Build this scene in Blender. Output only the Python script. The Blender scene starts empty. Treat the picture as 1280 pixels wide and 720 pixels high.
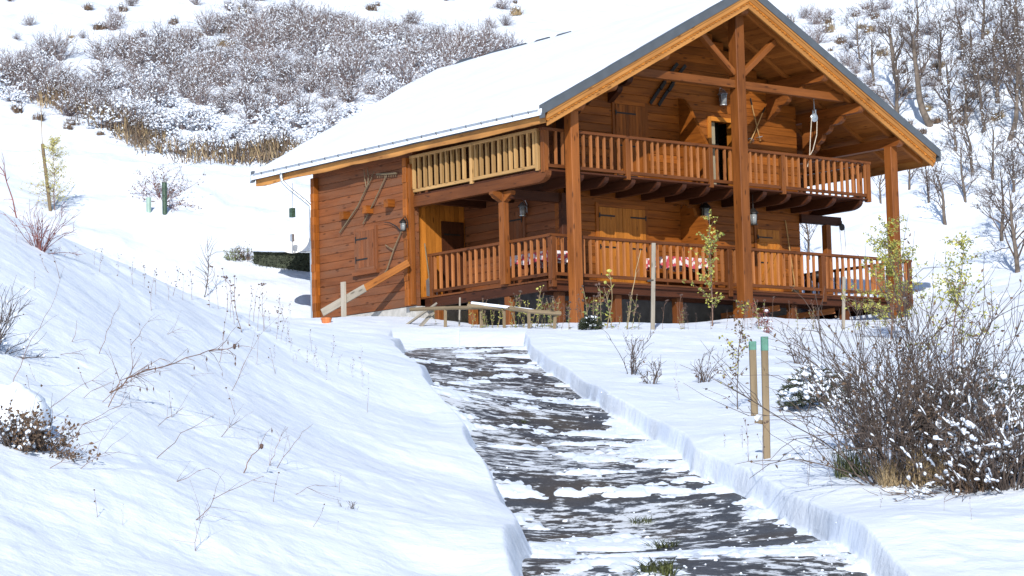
import bpy, math, random
import numpy as np
from mathutils import Vector, Matrix
random.seed(7)
S = bpy.context.scene
COL = S.collection
R = math.radians

# ------------------------------------------------------------------ camera
F_PX, PITCH, ROLL = 3224.85, 0.0989, 0.0253          # focal length in pixels of a 1280 px wide picture
cp, sp, cr, sr = math.cos(PITCH), math.sin(PITCH), math.cos(ROLL), math.sin(ROLL)
cam = bpy.data.cameras.new('camera')
cam.sensor_width = 36.0
cam.lens = F_PX / 1280 * 36
cam.clip_start, cam.clip_end = 0.5, 1000
camo = bpy.data.objects.new('camera', cam)
COL.objects.link(camo)
_U0, _X0, _F0 = Vector((0, -sp, cp)), Vector((1, 0, 0)), Vector((0, cp, sp))
_r = cr * _X0 - sr * _U0
_u = sr * _X0 + cr * _U0
camo.matrix_world = Matrix((( _r.x, _u.x, -_F0.x, 0), (_r.y, _u.y, -_F0.y, 0), (_r.z, _u.z, -_F0.z, 0), (0, 0, 0, 1)))
S.camera = camo

# ------------------------------------------------------------------ sky, sun, exposure
TH = 0.6853                                            # yaw of the chalet
HO = Vector((5.743, 63.398, 6.1535))                   # chalet origin: middle of the gable, on the terrace floor
cT, sT = math.cos(TH), math.sin(TH)
su, sv, sz = 0.98, 1.0, -0.72                          # direction of the sunlight in chalet axes
sdir = Vector((su * cT - sv * sT, su * sT + sv * cT, sz)).normalized()
SUN_EL = math.asin(-sdir.z)
SUN_AZ = math.atan2(-sdir.x, -sdir.y)
S.world = bpy.data.worlds.new('World')
S.world.use_nodes = True
wn = S.world.node_tree
bg = wn.nodes['Background']
sky = wn.nodes.new('ShaderNodeTexSky')
sky.sky_type = 'NISHITA'
sky.sun_disc = False
sky.sun_elevation = SUN_EL
sky.sun_rotation = SUN_AZ
sky.altitude = 1200
sky.air_density = 1.0
sky.dust_density = 0.6
wn.links.new(sky.outputs[0], bg.inputs[0])
bg.inputs[1].default_value = 0.12
sl = bpy.data.lights.new('sun', 'SUN')
sl.energy = 4.2
sl.angle = R(0.5)
sl.color = (1.0, 0.96, 0.90)
so = bpy.data.objects.new('sun', sl)
COL.objects.link(so)
so.rotation_euler = sdir.to_track_quat('-Z', 'Y').to_euler()
so.location = (0, -20, 40)
S.view_settings.view_transform = 'Standard'
S.view_settings.look = 'None'
S.view_settings.gamma = 1
S.view_settings.exposure = 0.28
S.render.engine = 'CYCLES'
S.cycles.max_bounces = 8
S.cycles.diffuse_bounces = 3

# ------------------------------------------------------------------ little helpers
def rnd(a=0.0, b=1.0): return random.uniform(a, b)

def vnoise(x, y, seed=0):
    x = np.asarray(x, float); y = np.asarray(y, float)
    ix = np.floor(x).astype(np.int64); iy = np.floor(y).astype(np.int64)
    fx = x - ix; fy = y - iy
    fx = fx * fx * fx * (fx * (fx * 6 - 15) + 10); fy = fy * fy * fy * (fy * (fy * 6 - 15) + 10)
    def h(a, b):
        n = (a * 374761393 + b * 668265263 + seed * 974634777) & 0xffffffff
        n = ((n ^ (n >> 13)) * 1274126177) & 0xffffffff
        n = ((n ^ (n >> 16)) * 668265263) & 0xffffffff
        return ((n >> 8) & 0xffff) / 65535.0
    return (h(ix, iy) * (1 - fx) + h(ix + 1, iy) * fx) * (1 - fy) + (h(ix, iy + 1) * (1 - fx) + h(ix + 1, iy + 1) * fx) * fy

def fbm(x, y, o=4, seed=0):
    s = 0; a = 0.5; t = 0
    for k in range(o):
        s = s + a * vnoise(x * 2 ** k + 17.3 * k, y * 2 ** k - 9.1 * k, seed + k); t += a; a *= 0.5
    return s / t

class MB:
    """collects boards, beams, tubes; build() links them as one mesh"""
    def __init__(s):
        s.v = []; s.f = []; s.m = []; s.gc = []; s.ti = []
    def add(s, vs, fs, gc=None, ti=None, m=0):
        n = len(s.v)
        s.v += [tuple(p) for p in vs]
        s.f += [tuple(i + n for i in f) for f in fs]
        s.m += [m] * len(fs)
        if ti is None: ti = rnd()
        o = (rnd(0, 50), rnd(0, 50), rnd(0, 50))
        for i, p in enumerate(vs):
            g = gc[i] if gc else p
            s.gc.append((g[0] + o[0], g[1] + o[1], g[2] + o[2]))
            s.ti.append(ti)
        return s
    def beam(s, a, b, w, h, up=(0, 0, 1), ti=None, m=0, ch=0.0):
        a = Vector(a); b = Vector(b); d = b - a; L = d.length; d = d / L
        up = Vector(up); sd = d.cross(up)
        if sd.length < 1e-5: sd = d.cross(Vector((1, 0, 0)))
        sd.normalize(); up = sd.cross(d).normalized()
        w, h = w / 2, h / 2
        if ch > 0: pr = [(-w + ch, -h), (w - ch, -h), (w, -h + ch), (w, h - ch), (w - ch, h), (-w + ch, h), (-w, h - ch), (-w, -h + ch)]
        else: pr = [(-w, -h), (w, -h), (w, h), (-w, h)]
        n = len(pr); vs = []; gc = []
        for l, p in ((0, a), (L, b)):
            for x, y in pr:
                vs.append(p + sd * x + up * y); gc.append((l, x, y))
        fs = [tuple(range(n))[::-1], tuple(range(n, 2 * n))] + [(i, (i + 1) % n, n + (i + 1) % n, n + i) for i in range(n)]
        return s.add(vs, fs, gc, ti, m)
    def box(s, lo, hi, ti=None, m=0, ch=0.0):
        lo = Vector(lo); hi = Vector(hi); d = hi - lo; c = (lo + hi) / 2
        ax = max(range(3), key=lambda i: abs(d[i]))
        if ax == 2: return s.beam((c.x, c.y, lo.z), (c.x, c.y, hi.z), abs(d.y), abs(d.x), (1, 0, 0), ti, m, ch)
        if ax == 0: return s.beam((lo.x, c.y, c.z), (hi.x, c.y, c.z), abs(d.y), abs(d.z), (0, 0, 1), ti, m, ch)
        return s.beam((c.x, lo.y, c.z), (c.x, hi.y, c.z), abs(d.x), abs(d.z), (0, 0, 1), ti, m, ch)
    def prism(s, poly, vec, grain=None, ti=None, m=0):
        poly = [Vector(p) for p in poly]; vec = Vector(vec); n = len(poly)
        vs = poly + [p + vec for p in poly]
        g = Vector(grain if grain else (1, 0, 0)).normalized()
        q = g.orthogonal().normalized(); r = g.cross(q)
        gc = [(p.dot(g), p.dot(q), p.dot(r)) for p in vs]
        fs = [tuple(range(n))[::-1], tuple(range(n, 2 * n))] + [(i, (i + 1) % n, n + (i + 1) % n, n + i) for i in range(n)]
        return s.add(vs, fs, gc, ti, m)
    def tube(s, pts, rad, n=6, m=0, ti=None, cap=True):
        pts = [Vector(p) for p in pts]
        if not hasattr(rad, '__len__'): rad = [rad] * len(pts)
        vs = []; gc = []; l = 0; ref = None
        for i, p in enumerate(pts):
            d = (pts[min(i + 1, len(pts) - 1)] - pts[max(i - 1, 0)])
            if d.length < 1e-9: d = Vector((0, 0, 1))
            d.normalize()
            if ref is None: ref = d.orthogonal().normalized()
            ref = ref - d * ref.dot(d)
            ref = ref.normalized() if ref.length > 1e-6 else d.orthogonal().normalized()
            b = d.cross(ref)
            if i: l += (p - pts[i - 1]).length
            for k in range(n):
                a = 2 * math.pi * k / n
                vs.append(p + (ref * math.cos(a) + b * math.sin(a)) * rad[i])
                gc.append((l, math.cos(a) * rad[i], math.sin(a) * rad[i]))
        fs = []
        for i in range(len(pts) - 1):
            for k in range(n):
                fs.append((i * n + k, i * n + (k + 1) % n, (i + 1) * n + (k + 1) % n, (i + 1) * n + k))
        if cap:
            fs.append(tuple(range(n))[::-1]); fs.append(tuple(range((len(pts) - 1) * n, len(pts) * n)))
        return s.add(vs, fs, gc, ti, m)
    def lathe(s, prof, c, n=16, m=0, axis='z', ti=None):
        c = Vector(c); vs = []
        for r, h in prof:
            for k in range(n):
                a = 2 * math.pi * k / n
                vs.append(c + (Vector((r * math.cos(a), r * math.sin(a), h)) if axis == 'z' else Vector((r * math.cos(a), h, r * math.sin(a)))))
        fs = [(i * n + k, i * n + (k + 1) % n, (i + 1) * n + (k + 1) % n, (i + 1) * n + k) for i in range(len(prof) - 1) for k in range(n)]
        fs.append(tuple(range(n))[::-1]); fs.append(tuple(range((len(prof) - 1) * n, len(prof) * n)))
        return s.add(vs, fs, None, ti, m)
    def blob(s, c, r, fl=0.7, m=0):
        """lump of snow"""
        t = (1 + 5 ** .5) / 2
        base = [(-1, t, 0), (1, t, 0), (-1, -t, 0), (1, -t, 0), (0, -1, t), (0, 1, t), (0, -1, -t), (0, 1, -t), (t, 0, -1), (t, 0, 1), (-t, 0, -1), (-t, 0, 1)]
        fs = [(0, 11, 5), (0, 5, 1), (0, 1, 7), (0, 7, 10), (0, 10, 11), (1, 5, 9), (5, 11, 4), (11, 10, 2), (10, 7, 6), (7, 1, 8), (3, 9, 4), (3, 4, 2), (3, 2, 6), (3, 6, 8), (3, 8, 9), (4, 9, 5), (2, 4, 11), (6, 2, 10), (8, 6, 7), (9, 8, 1)]
        c = Vector(c); q = rnd(0, 6.28); ca, sa = math.cos(q), math.sin(q)
        sx, sy = rnd(.7, 1.4), rnd(.7, 1.3); vs = []
        for x, y, z in base:
            k = r / 1.9 * rnd(.75, 1.25)
            x, y = x * sx, y * sy
            vs.append(c + Vector(((x * ca - y * sa) * k, (x * sa + y * ca) * k, z * k * fl)))
        return s.add(vs, fs, None, None, m)
    def leaf(s, p, d, L, W, m=0):
        p = Vector(p); d = Vector(d).normalized()
        q = d.cross(Vector((rnd(-1, 1), rnd(-1, 1), rnd(-1, 1))))
        if q.length < 1e-4: q = d.orthogonal()
        q.normalize(); nn = d.cross(q) * (W * .25)
        vs = [p, p + d * L * .5 + q * W * .5 + nn, p + d * L, p + d * L * .5 - q * W * .5 + nn]
        return s.add(vs, [(0, 1, 2), (0, 2, 3)], None, None, m)
    def mesh(s, name, mats, smooth=False):
        me = bpy.data.meshes.new(name)
        me.from_pydata(s.v, [], s.f)
        for mt in (mats if isinstance(mats, (list, tuple)) else [mats]): me.materials.append(mt)
        me.polygons.foreach_set('material_index', s.m)
        if smooth is True: me.polygons.foreach_set('use_smooth', [True] * len(s.f))
        elif smooth is False and isinstance(mats, (list, tuple)) and M.get('twigsnow') in mats:
            k_ = list(mats).index(M['twigsnow']); me.polygons.foreach_set('use_smooth', [mi == k_ for mi in s.m])
        elif smooth is not False: me.polygons.foreach_set('use_smooth', [mi in smooth for mi in s.m])
        a = me.attributes.new('gc', 'FLOAT_VECTOR', 'POINT')
        a.data.foreach_set('vector', np.array(s.gc, np.float32).ravel())
        a = me.attributes.new('tint', 'FLOAT', 'POINT')
        a.data.foreach_set('value', np.array(s.ti, np.float32))
        me.update()
        return me
    def build(s, name, mats, parent=None, smooth=False, label=None):
        o = bpy.data.objects.new(name, s.mesh(name, mats, smooth))
        COL.objects.link(o)
        if parent: o.parent = parent
        if label: o['label'] = label
        return o

def tag(o, label, cat, group=None, kind=None):
    o['label'] = label; o['category'] = cat
    if group: o['group'] = group
    if kind: o['kind'] = kind
    return o
def empty(name, loc, rz=0):
    o = bpy.data.objects.new(name, None); COL.objects.link(o)
    o.location = loc; o.rotation_euler = (0, 0, rz); o.empty_display_size = .2
    return o
def H(u, v, z):
    """chalet axes -> world"""
    return Vector((HO.x + u * cT - v * sT, HO.y + u * sT + v * cT, HO.z + z))
def hthing(name, u, v, z, label, cat, group=None):
    return tag(empty(name, H(u, v, z), TH), label, cat, group)
def dup(root, loc, rz=None, sc=None, label=None):
    r = root.copy(); COL.objects.link(r); r.location = loc
    if rz is not None: r.rotation_euler = (r.rotation_euler[0], r.rotation_euler[1], rz)
    if sc is not None: r.scale = (sc, sc, sc) if not hasattr(sc, '__len__') else sc
    if label: r['label'] = label
    for ch in list(root.children):
        c = ch.copy(); COL.objects.link(c); c.parent = r
        for g in ch.children:
            d = g.copy(); COL.objects.link(d); d.parent = c
    return r

# ------------------------------------------------------------------ materials
def newmat(name):
    m = bpy.data.materials.new(name); m.use_nodes = True
    nt = m.node_tree; b = nt.nodes['Principled BSDF']
    return m, nt, b
def nd(nt, t, **kw):
    n = nt.nodes.new(t)
    for k, v in kw.items():
        if k in n.inputs: n.inputs[k].default_value = v
        else: setattr(n, k, v)
    return n
def ramp(nt, fac, stops):
    r = nt.nodes.new('ShaderNodeValToRGB'); e = r.color_ramp.elements
    e[0].position, e[0].color = stops[0][0], (*stops[0][1], 1)
    e[1].position, e[1].color = stops[-1][0], (*stops[-1][1], 1)
    for p, c in stops[1:-1]:
        q = e.new(p); q.color = (*c, 1)
    nt.links.new(fac, r.inputs[0]); return r
def mixc(nt, fac, a, b, mode='MIX'):
    m = nt.nodes.new('ShaderNodeMix'); m.data_type = 'RGBA'; m.blend_type = mode
    for sock, val in ((m.inputs[0], fac), (m.inputs[6], a), (m.inputs[7], b)):
        if hasattr(val, 'is_linked') or hasattr(val, 'links'): nt.links.new(val, sock)
        elif hasattr(val, '__len__'): sock.default_value = (*val, 1)
        else: sock.default_value = val
    return m.outputs[2]
def mulv(nt, vec, s):
    m = nt.nodes.new('ShaderNodeVectorMath'); m.operation = 'MULTIPLY'
    nt.links.new(vec, m.inputs[0]); m.inputs[1].default_value = s; return m.outputs[0]

def wood(name, base, dark, rough=.55, var=.35, knots=True, grey=None):
    m, nt, b = newmat(name); L = nt.links
    at = nd(nt, 'ShaderNodeAttribute', attribute_name='gc').outputs['Vector']
    ti = nd(nt, 'ShaderNodeAttribute', attribute_name='tint').outputs['Fac']
    n1 = nd(nt, 'ShaderNodeTexNoise', Scale=1.0, Detail=5.0, Roughness=.65); L.new(mulv(nt, at, (1.3, 26, 26)), n1.inputs['Vector'])
    n2 = nd(nt, 'ShaderNodeTexNoise', Scale=1.0, Detail=3.0); L.new(mulv(nt, at, (.9, 5, 5)), n2.inputs['Vector'])
    c = ramp(nt, n1.outputs[0], [(.28, dark), (.5, tuple((x + y) / 2 for x, y in zip(base, dark))), (.72, base)]).outputs[0]
    hi = tuple(min(1, x * 1.28) for x in base)
    c = mixc(nt, ramp(nt, n2.outputs[0], [(.35, (0, 0, 0)), (.75, (.7, .7, .7))]).outputs[0], c, hi)
    if grey:
        n4 = nd(nt, 'ShaderNodeTexNoise', Scale=1.0, Detail=4.0); L.new(mulv(nt, at, (.7, 3, 3)), n4.inputs['Vector'])
        c = mixc(nt, ramp(nt, n4.outputs[0], [(.42, (0, 0, 0)), (.68, (.75, .75, .75))]).outputs[0], c, grey)
    if knots:
        vo = nd(nt, 'ShaderNodeTexVoronoi', Scale=1.0); L.new(mulv(nt, at, (2.1, 7, 7)), vo.inputs['Vector'])
        k = ramp(nt, vo.outputs['Distance'], [(.10, (.75, .75, .75)), (.2, (0, 0, 0))]).outputs[0]
        c = mixc(nt, k, c, tuple(x * .45 for x in dark))
    mp = nd(nt, 'ShaderNodeMapRange'); L.new(ti, mp.inputs[0]); mp.inputs[3].default_value = 1 - var; mp.inputs[4].default_value = 1 + var * .55
    hs = nd(nt, 'ShaderNodeHueSaturation'); L.new(c, hs.inputs['Color']); L.new(mp.outputs[0], hs.inputs['Value'])
    L.new(hs.outputs[0], b.inputs['Base Color'])
    b.inputs['Roughness'].default_value = rough; b.inputs['Specular IOR Level'].default_value = .18
    bp = nd(nt, 'ShaderNodeBump', Strength=.35, Distance=.01); L.new(n1.outputs[0], bp.inputs['Height']); L.new(bp.outputs[0], b.inputs['Normal'])
    return m

def plain(name, col, rough=.6, metal=0, nscale=12, var=.25, bump=.15):
    m, nt, b = newmat(name); L = nt.links
    tc = nd(nt, 'ShaderNodeTexCoord')
    n = nd(nt, 'ShaderNodeTexNoise', Scale=float(nscale), Detail=4.0); L.new(tc.outputs['Object'], n.inputs['Vector'])
    c = ramp(nt, n.outputs[0], [(.3, tuple(x * (1 - var) for x in col)), (.7, tuple(min(1, x * (1 + var)) for x in col))]).outputs[0]
    L.new(c, b.inputs['Base Color']); b.inputs['Roughness'].default_value = rough; b.inputs['Metallic'].default_value = metal
    if bump:
        bp = nd(nt, 'ShaderNodeBump', Strength=bump, Distance=.01); L.new(n.outputs[0], bp.inputs['Height']); L.new(bp.outputs[0], b.inputs['Normal'])
    return m

def snowmat(name, bump=.5, sc=1.0):
    m, nt, b = newmat(name); L = nt.links
    tc = nd(nt, 'ShaderNodeTexCoord')
    n1 = nd(nt, 'ShaderNodeTexNoise', Scale=1.3 * sc, Detail=7.0, Roughness=.6); L.new(tc.outputs['Object'], n1.inputs['Vector'])
    n2 = nd(nt, 'ShaderNodeTexNoise', Scale=34 * sc, Detail=3.0); L.new(tc.outputs['Object'], n2.inputs['Vector'])
    L.new(ramp(nt, n1.outputs[0], [(.3, (.725, .80, .92)), (.7, (.785, .842, .935))]).outputs[0], b.inputs['Base Color'])
    b.inputs['Roughness'].default_value = .6
    b.inputs['Specular IOR Level'].default_value = .25
    b1 = nd(nt, 'ShaderNodeBump', Strength=bump, Distance=.12); L.new(n1.outputs[0], b1.inputs['Height'])
    b2 = nd(nt, 'ShaderNodeBump', Strength=bump * .6, Distance=.006); L.new(n2.outputs[0], b2.inputs['Height']); L.new(b1.outputs[0], b2.inputs['Normal'])
    L.new(b2.outputs[0], b.inputs['Normal'])
    return m

M = {}
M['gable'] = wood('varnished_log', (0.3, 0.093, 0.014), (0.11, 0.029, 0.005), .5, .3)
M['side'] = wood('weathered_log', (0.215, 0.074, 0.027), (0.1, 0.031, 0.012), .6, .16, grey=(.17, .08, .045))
M['soffit'] = wood('soffit_board', (0.38, 0.138, 0.03), (0.2, 0.063, 0.013), .55, .25)
M['post'] = wood('post_timber', (0.235, 0.078, 0.018), (0.1, 0.029, 0.007), .5, .25)
M['rail'] = wood('rail_timber', (0.13, 0.043, 0.013), (0.06, 0.019, 0.006), .5, .25)
M['baluster'] = wood('baluster_timber', (0.36, 0.14, 0.048), (0.185, 0.063, 0.021), .5, .3)
M['new'] = wood('new_pine', (0.45, 0.275, 0.115), (0.31, 0.17, 0.06), .6, .2)
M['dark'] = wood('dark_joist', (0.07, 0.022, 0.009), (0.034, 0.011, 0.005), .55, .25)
M['fascia'] = wood('rough_fascia', (0.42, 0.195, 0.054), (0.27, 0.107, 0.028), .6, .2)
M['bright'] = wood('honey_board', (0.44, 0.16, 0.024), (0.25, 0.082, 0.011), .5, .25)
M['grey'] = wood('grey_board', (.40, .36, .30), (.24, .21, .17), .8, .3)
M['stake'] = wood('stake_wood', (0.215, 0.165, 0.105), (0.12, 0.09, 0.055), .8, .3)
M['waney'] = wood('waney_board', (.47, .225, .065), (.33, .14, .04), .65, .1, grey=(.17, .075, .03))
M['zinc'] = plain('zinc', (.50, .54, .58), .38, .85, 5, .12, .05)
M['slate'] = plain('dark_flashing', (.085, .097, .112), .45, .1, 4, .12, .05)
M['iron'] = plain('black_iron', (.025, .022, .02), .5, .5, 20, .3)
M['concrete'] = plain('concrete', (.42, .41, .39), .85, 0, 6, .18)
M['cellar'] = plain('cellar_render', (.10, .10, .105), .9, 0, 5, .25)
M['snow'] = snowmat('snow', .55)
M['roofsnow'] = snowmat('roof_snow', .25, .8)
M['twigsnow'] = snowmat('twig_snow', .3, 3)
M['hilltwig'] = plain('hill_twig', (.18, .142, .14), .85, 0, 8, .4, 0)
M['twig'] = plain('grey_twig', (.088, .066, .056), .85, 0, 8, .4, 0)
M['twigred'] = plain('red_twig', (.20, .075, .062), .8, 0, 8, .35, 0)
M['straw'] = plain('straw', (.29, .215, .12), .8, 0, 3, .35, 0)
M['seed'] = plain('seed_head', (.10, .062, .05), .85, 0, 20, .4, 0)
M['stalk'] = plain('dry_stalk', (.17, .10, .072), .8, 0, 8, .35, 0)
M['bark'] = plain('bark', (.115, .092, .075), .9, 0, 6, .45, .5)
M['yleaf'] = plain('yellow_leaf', (.37, .36, .075), .55, 0, 4, .35, 0)
M['gleaf'] = plain('green_leaf', (.16, .20, .05), .55, 0, 4, .4, 0)
M['bleaf'] = plain('brown_leaf', (.125, .080, .05), .7, 0, 4, .4, 0)
M['rleaf'] = plain('red_leaf', (.20, .055, .05), .7, 0, 4, .4, 0)
M['needle'] = plain('dark_needles', (.035, .045, .025), .8, 0, 12, .5, 0)
M['paleleaf'] = plain('pale_needles', (.50, .46, .17), .6, 0, 4, .3, 0)
M['grass'] = plain('green_grass', (.085, .098, .032), .6, 0, 6, .4, 0)
M['greenpaint'] = plain('green_paint', (.055, .185, .14), .55, 0, 15, .2)
M['tubeplastic'] = plain('tube_plastic', (.26, .38, .33), .5, 0, 6, .1)
M['white'] = plain('white_paint', (.80, .80, .78), .4, 0, 4, .03, 0)
M['lampglass'] = plain('lamp_glass', (.22, .23, .23), .12, 0, 4, .1, 0)
M['pvc'] = plain('pvc', (.55, .57, .6), .45, 0, 4, .05, 0)
M['rope'] = plain('rope', (.48, .42, .34), .85, 0, 60, .3)
M['orange'] = plain('orange_plastic', (.50, .15, .04), .5, 0, 10, .2)
M['feeder'] = plain('feeder_green', (.035, .07, .045), .6, 0, 22, .7)
M['black'] = plain('unlit_room_black', (.012, .011, .010), .5, 0, 4, .1, 0)  # near-black colour for the shade seen through the open upper door
M['curtain'] = plain('curtain', (.30, .25, .17), .8, 0, 4, .1, 0)

# red and white tablecloth
m, nt, b = newmat('table_cloth'); L = nt.links
tc = nd(nt, 'ShaderNodeTexCoord')
vo = nd(nt, 'ShaderNodeTexVoronoi', Scale=9.0); L.new(tc.outputs['Object'], vo.inputs['Vector'])
L.new(ramp(nt, vo.outputs['Distance'], [(.50, (.72, .66, .66)), (.60, (.50, .06, .09))]).outputs[0], b.inputs['Base Color'])
b.inputs['Roughness'].default_value = .7
M['cloth'] = m

# wet gravelly drive with a dusting of snow
m, nt, b = newmat('wet_gravel'); L = nt.links
tc = nd(nt, 'ShaderNodeTexCoord')
n1 = nd(nt, 'ShaderNodeTexNoise', Scale=26.0, Detail=6.0, Roughness=.7); L.new(tc.outputs['Object'], n1.inputs['Vector'])
n2 = nd(nt, 'ShaderNodeTexNoise', Scale=.9, Detail=3.0); L.new(tc.outputs['Object'], n2.inputs['Vector'])
n3 = nd(nt, 'ShaderNodeTexNoise', Scale=1.0, Detail=10.0, Roughness=.70); L.new(mulv(nt, tc.outputs['Object'], (4.2, 4.6, 1)), n3.inputs['Vector'])
n5 = nd(nt, 'ShaderNodeTexNoise', Scale=.55, Detail=4.0); L.new(tc.outputs['Object'], n5.inputs['Vector'])
c = ramp(nt, n1.outputs[0], [(.3, (.018, .018, .021)), (.55, (.043, .042, .045)), (.75, (.12, .115, .11))]).outputs[0]
c = mixc(nt, ramp(nt, n2.outputs[0], [(.46, (0, 0, 0)), (.66, (.6, .6, .6))]).outputs[0], c, (.085, .062, .042))
ad = nd(nt, 'ShaderNodeMath', operation='MULTIPLY_ADD'); L.new(n5.outputs[0], ad.inputs[0]); ad.inputs[1].default_value = .45; L.new(n3.outputs[0], ad.inputs[2])
sn = ramp(nt, ad.outputs[0], [(.735, (0, 0, 0)), (.765, (.35, .35, .35)), (.80, (.95, .95, .95))]).outputs[0]
L.new(mixc(nt, sn, c, (.76, .80, .86)), b.inputs['Base Color'])
L.new(ramp(nt, n2.outputs[0], [(.3, (.35, .35, .35)), (.7, (.75, .75, .75))]).outputs[0], b.inputs['Roughness'])
bp = nd(nt, 'ShaderNodeBump', Strength=.8, Distance=.015); L.new(n1.outputs[0], bp.inputs['Height']); L.new(bp.outputs[0], b.inputs['Normal'])
M['road'] = m

# ------------------------------------------------------------------ terrain
def ray(px, py):
    X, Y = px - 640, py - 360
    a = X * cr - Y * sr; b_ = X * sr + Y * cr
    return Vector((a / F_PX, cp + b_ / F_PX * sp, sp - b_ / F_PX * cp))
SD = 0.27                                              # depth of the fallen snow
# survey points of the bare ground: (sight line, distance) pairs plus points around the chalet
SV = [  # road
 (860, 720, 18.9), (790, 600, 27), (760, 560, 31), (690, 500, 39), (640, 470, 45), (590, 436, 53.5), (663, 700, 20), (1040, 690, 20.3), (520, 470, 44), (500, 440, 52)]
SS = [  # snow surface
 (0, 720, 14.5), (0, 620, 16.5), (0, 500, 19.5), (0, 400, 22), (0, 296, 25.5), (150, 720, 15.5), (150, 600, 18), (150, 450, 22.5), (130, 318, 29),
 (300, 720, 16.8), (300, 560, 22), (300, 460, 27.5), (290, 385, 34), (450, 720, 17.8), (450, 600, 22.5), (450, 500, 31.5), (400, 436, 43), (560, 720, 18.6), (560, 610, 25.5), (610, 660, 22),
 (440, 423, 55), (300, 402, 52), (150, 356, 50), (0, 335, 46), (395, 402, 66.3), (340, 395, 60),
 (330, 345, 71.4), (385, 345, 71.8), (250, 300, 73.5), (150, 260, 75.5), (65, 262, 74.5), (0, 240, 76), (205, 245, 77), (330, 230, 79), (250, 205, 81.5), (100, 160, 84.5), (0, 120, 88),
 (0, 0, 104), (250, 0, 107), (250, 90, 92), (500, 60, 97), (640, 0, 108), (500, 120, 89), (900, 20, 108), (1000, 30, 107), (1100, 20, 104), (1280, 0, 104), (1280, 120, 91), (1162, 158, 90), (1180, 280, 79), (1270, 340, 72), (1200, 380, 66), (1280, 440, 56), (1100, 405, 62),
 (1160, 710, 19.2), (1280, 720, 18.4), (1280, 620, 22), (1000, 640, 22.4), (960, 573, 26), (1100, 600, 24), (880, 590, 26.8), (1280, 540, 26.5), (820, 520, 33.5), (1000, 540, 29), (760, 480, 41), (900, 470, 41), (1050, 480, 36), (1150, 500, 32), (700, 440, 49), (820, 435, 50), (950, 425, 52)]
SH = [(-5.49, 0, -1.0), (0, 0, -.78), (5.49, 0, -.72), (-6.6, 5.3, -.5), (-6.6, 9.4, -.42), (-4, 2, -1.0), (3, 2, -.9), (0, 12.5, 1.4), (6.6, 5, -.2), (7.5, 11, 2.2), (-7.2, 12.5, .5), (-7.5, 2.6, -.95)]
ctl = []
for x, y, d in SV:
    r = ray(x, y); ctl.append(tuple(r * (d / r.y)))
for x, y, d in SS:
    r = ray(x, y); p = r * (d / r.y); ctl.append((p.x, p.y, p.z - SD))
for q in SH:
    p = H(*q); ctl.append((p.x, p.y, p.z - SD))
ctl += [(-40, 120, 31), (0, 130, 35), (45, 120, 31), (-40, 60, 11), (45, 60, 8), (-25, 20, 4), (25, 20, .2), (0, 0, -2.2), (-25, 0, -1), (25, 0, -2), (0, -20, -4)]
ctl = np.array(ctl); CS = 20.0
def _phi(d2): return 0.5 * d2 * np.log(np.maximum(d2, 1e-12))
_P = ctl[:, :2] / CS; _n = len(_P)
_d2 = ((_P[:, None] - _P[None]) ** 2).sum(-1)
_A = np.zeros((_n + 3, _n + 3)); _A[:_n, :_n] = _phi(_d2) + np.eye(_n) * 0.004; _A[:_n, _n] = 1; _A[:_n, _n + 1:] = _P; _A[_n, :_n] = 1; _A[_n + 1:, :_n] = _P.T
_W = np.linalg.solve(_A, np.concatenate([ctl[:, 2], np.zeros(3)]))
def base(x, y):
    x = np.atleast_1d(np.asarray(x, float)).ravel() / CS; y = np.atleast_1d(np.asarray(y, float)).ravel() / CS
    out = np.empty_like(x)
    for i in range(0, len(x), 20000):
        a, c = x[i:i + 20000], y[i:i + 20000]
        d = (a[:, None] - _P[None, :, 0]) ** 2 + (c[:, None] - _P[None, :, 1]) ** 2
        out[i:i + 20000] = _phi(d) @ _W[:_n] + _W[_n] + _W[_n + 1] * a + _W[_n + 2] * c
    return out
def hit(px, py, fn, lo=12.0, hi=125.0):
    r = ray(px, py); ds = np.arange(lo, hi, .08); t = ds / r.y
    g = fn(r.x * t, r.y * t) - r.z * t
    k = np.argmax(g > 0) if (g > 0).any() else len(ds) - 1
    return Vector((r.x * t[k], r.y * t[k], r.z * t[k]))
# edges of the cleared drive
EL = [(663, 720), (661, 690), (639, 639), (618, 600), (594, 560), (573, 530), (552, 501), (522, 469), (503, 445), (500, 434)]
ER = [(1098, 720), (1014, 668), (949, 630), (893, 606), (862, 592), (828, 557), (762, 515), (708, 481), (660, 452), (653, 436)]
def edge(pts):
    q = [hit(x, y, base) for x, y in pts]
    q.sort(key=lambda p: p.y)
    y = np.array([p.y for p in q]); x = np.array([p.x for p in q])
    s0 = (x[1] - x[0]) / (y[1] - y[0])
    return np.concatenate([[y[0] - 17], y]), np.concatenate([[x[0] - s0 * 17 * .6], x])
_ly, _lx = edge(EL); _ry, _rx = edge(ER)
Y_END = 55.2
def sstep(a, b_, x):
    t = np.clip((x - a) / (b_ - a), 0, 1); return t * t * (3 - 2 * t)
def road_lr(y): return np.interp(y, _ly, _lx), np.interp(y, _ry, _rx)
def jit_l(y): return (fbm(y * .35, y * 0, 2, 5) - .5) * .34
def jit_r(y): return (fbm(y * .3, y * 0, 2, 9) - .5) * .22
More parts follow.
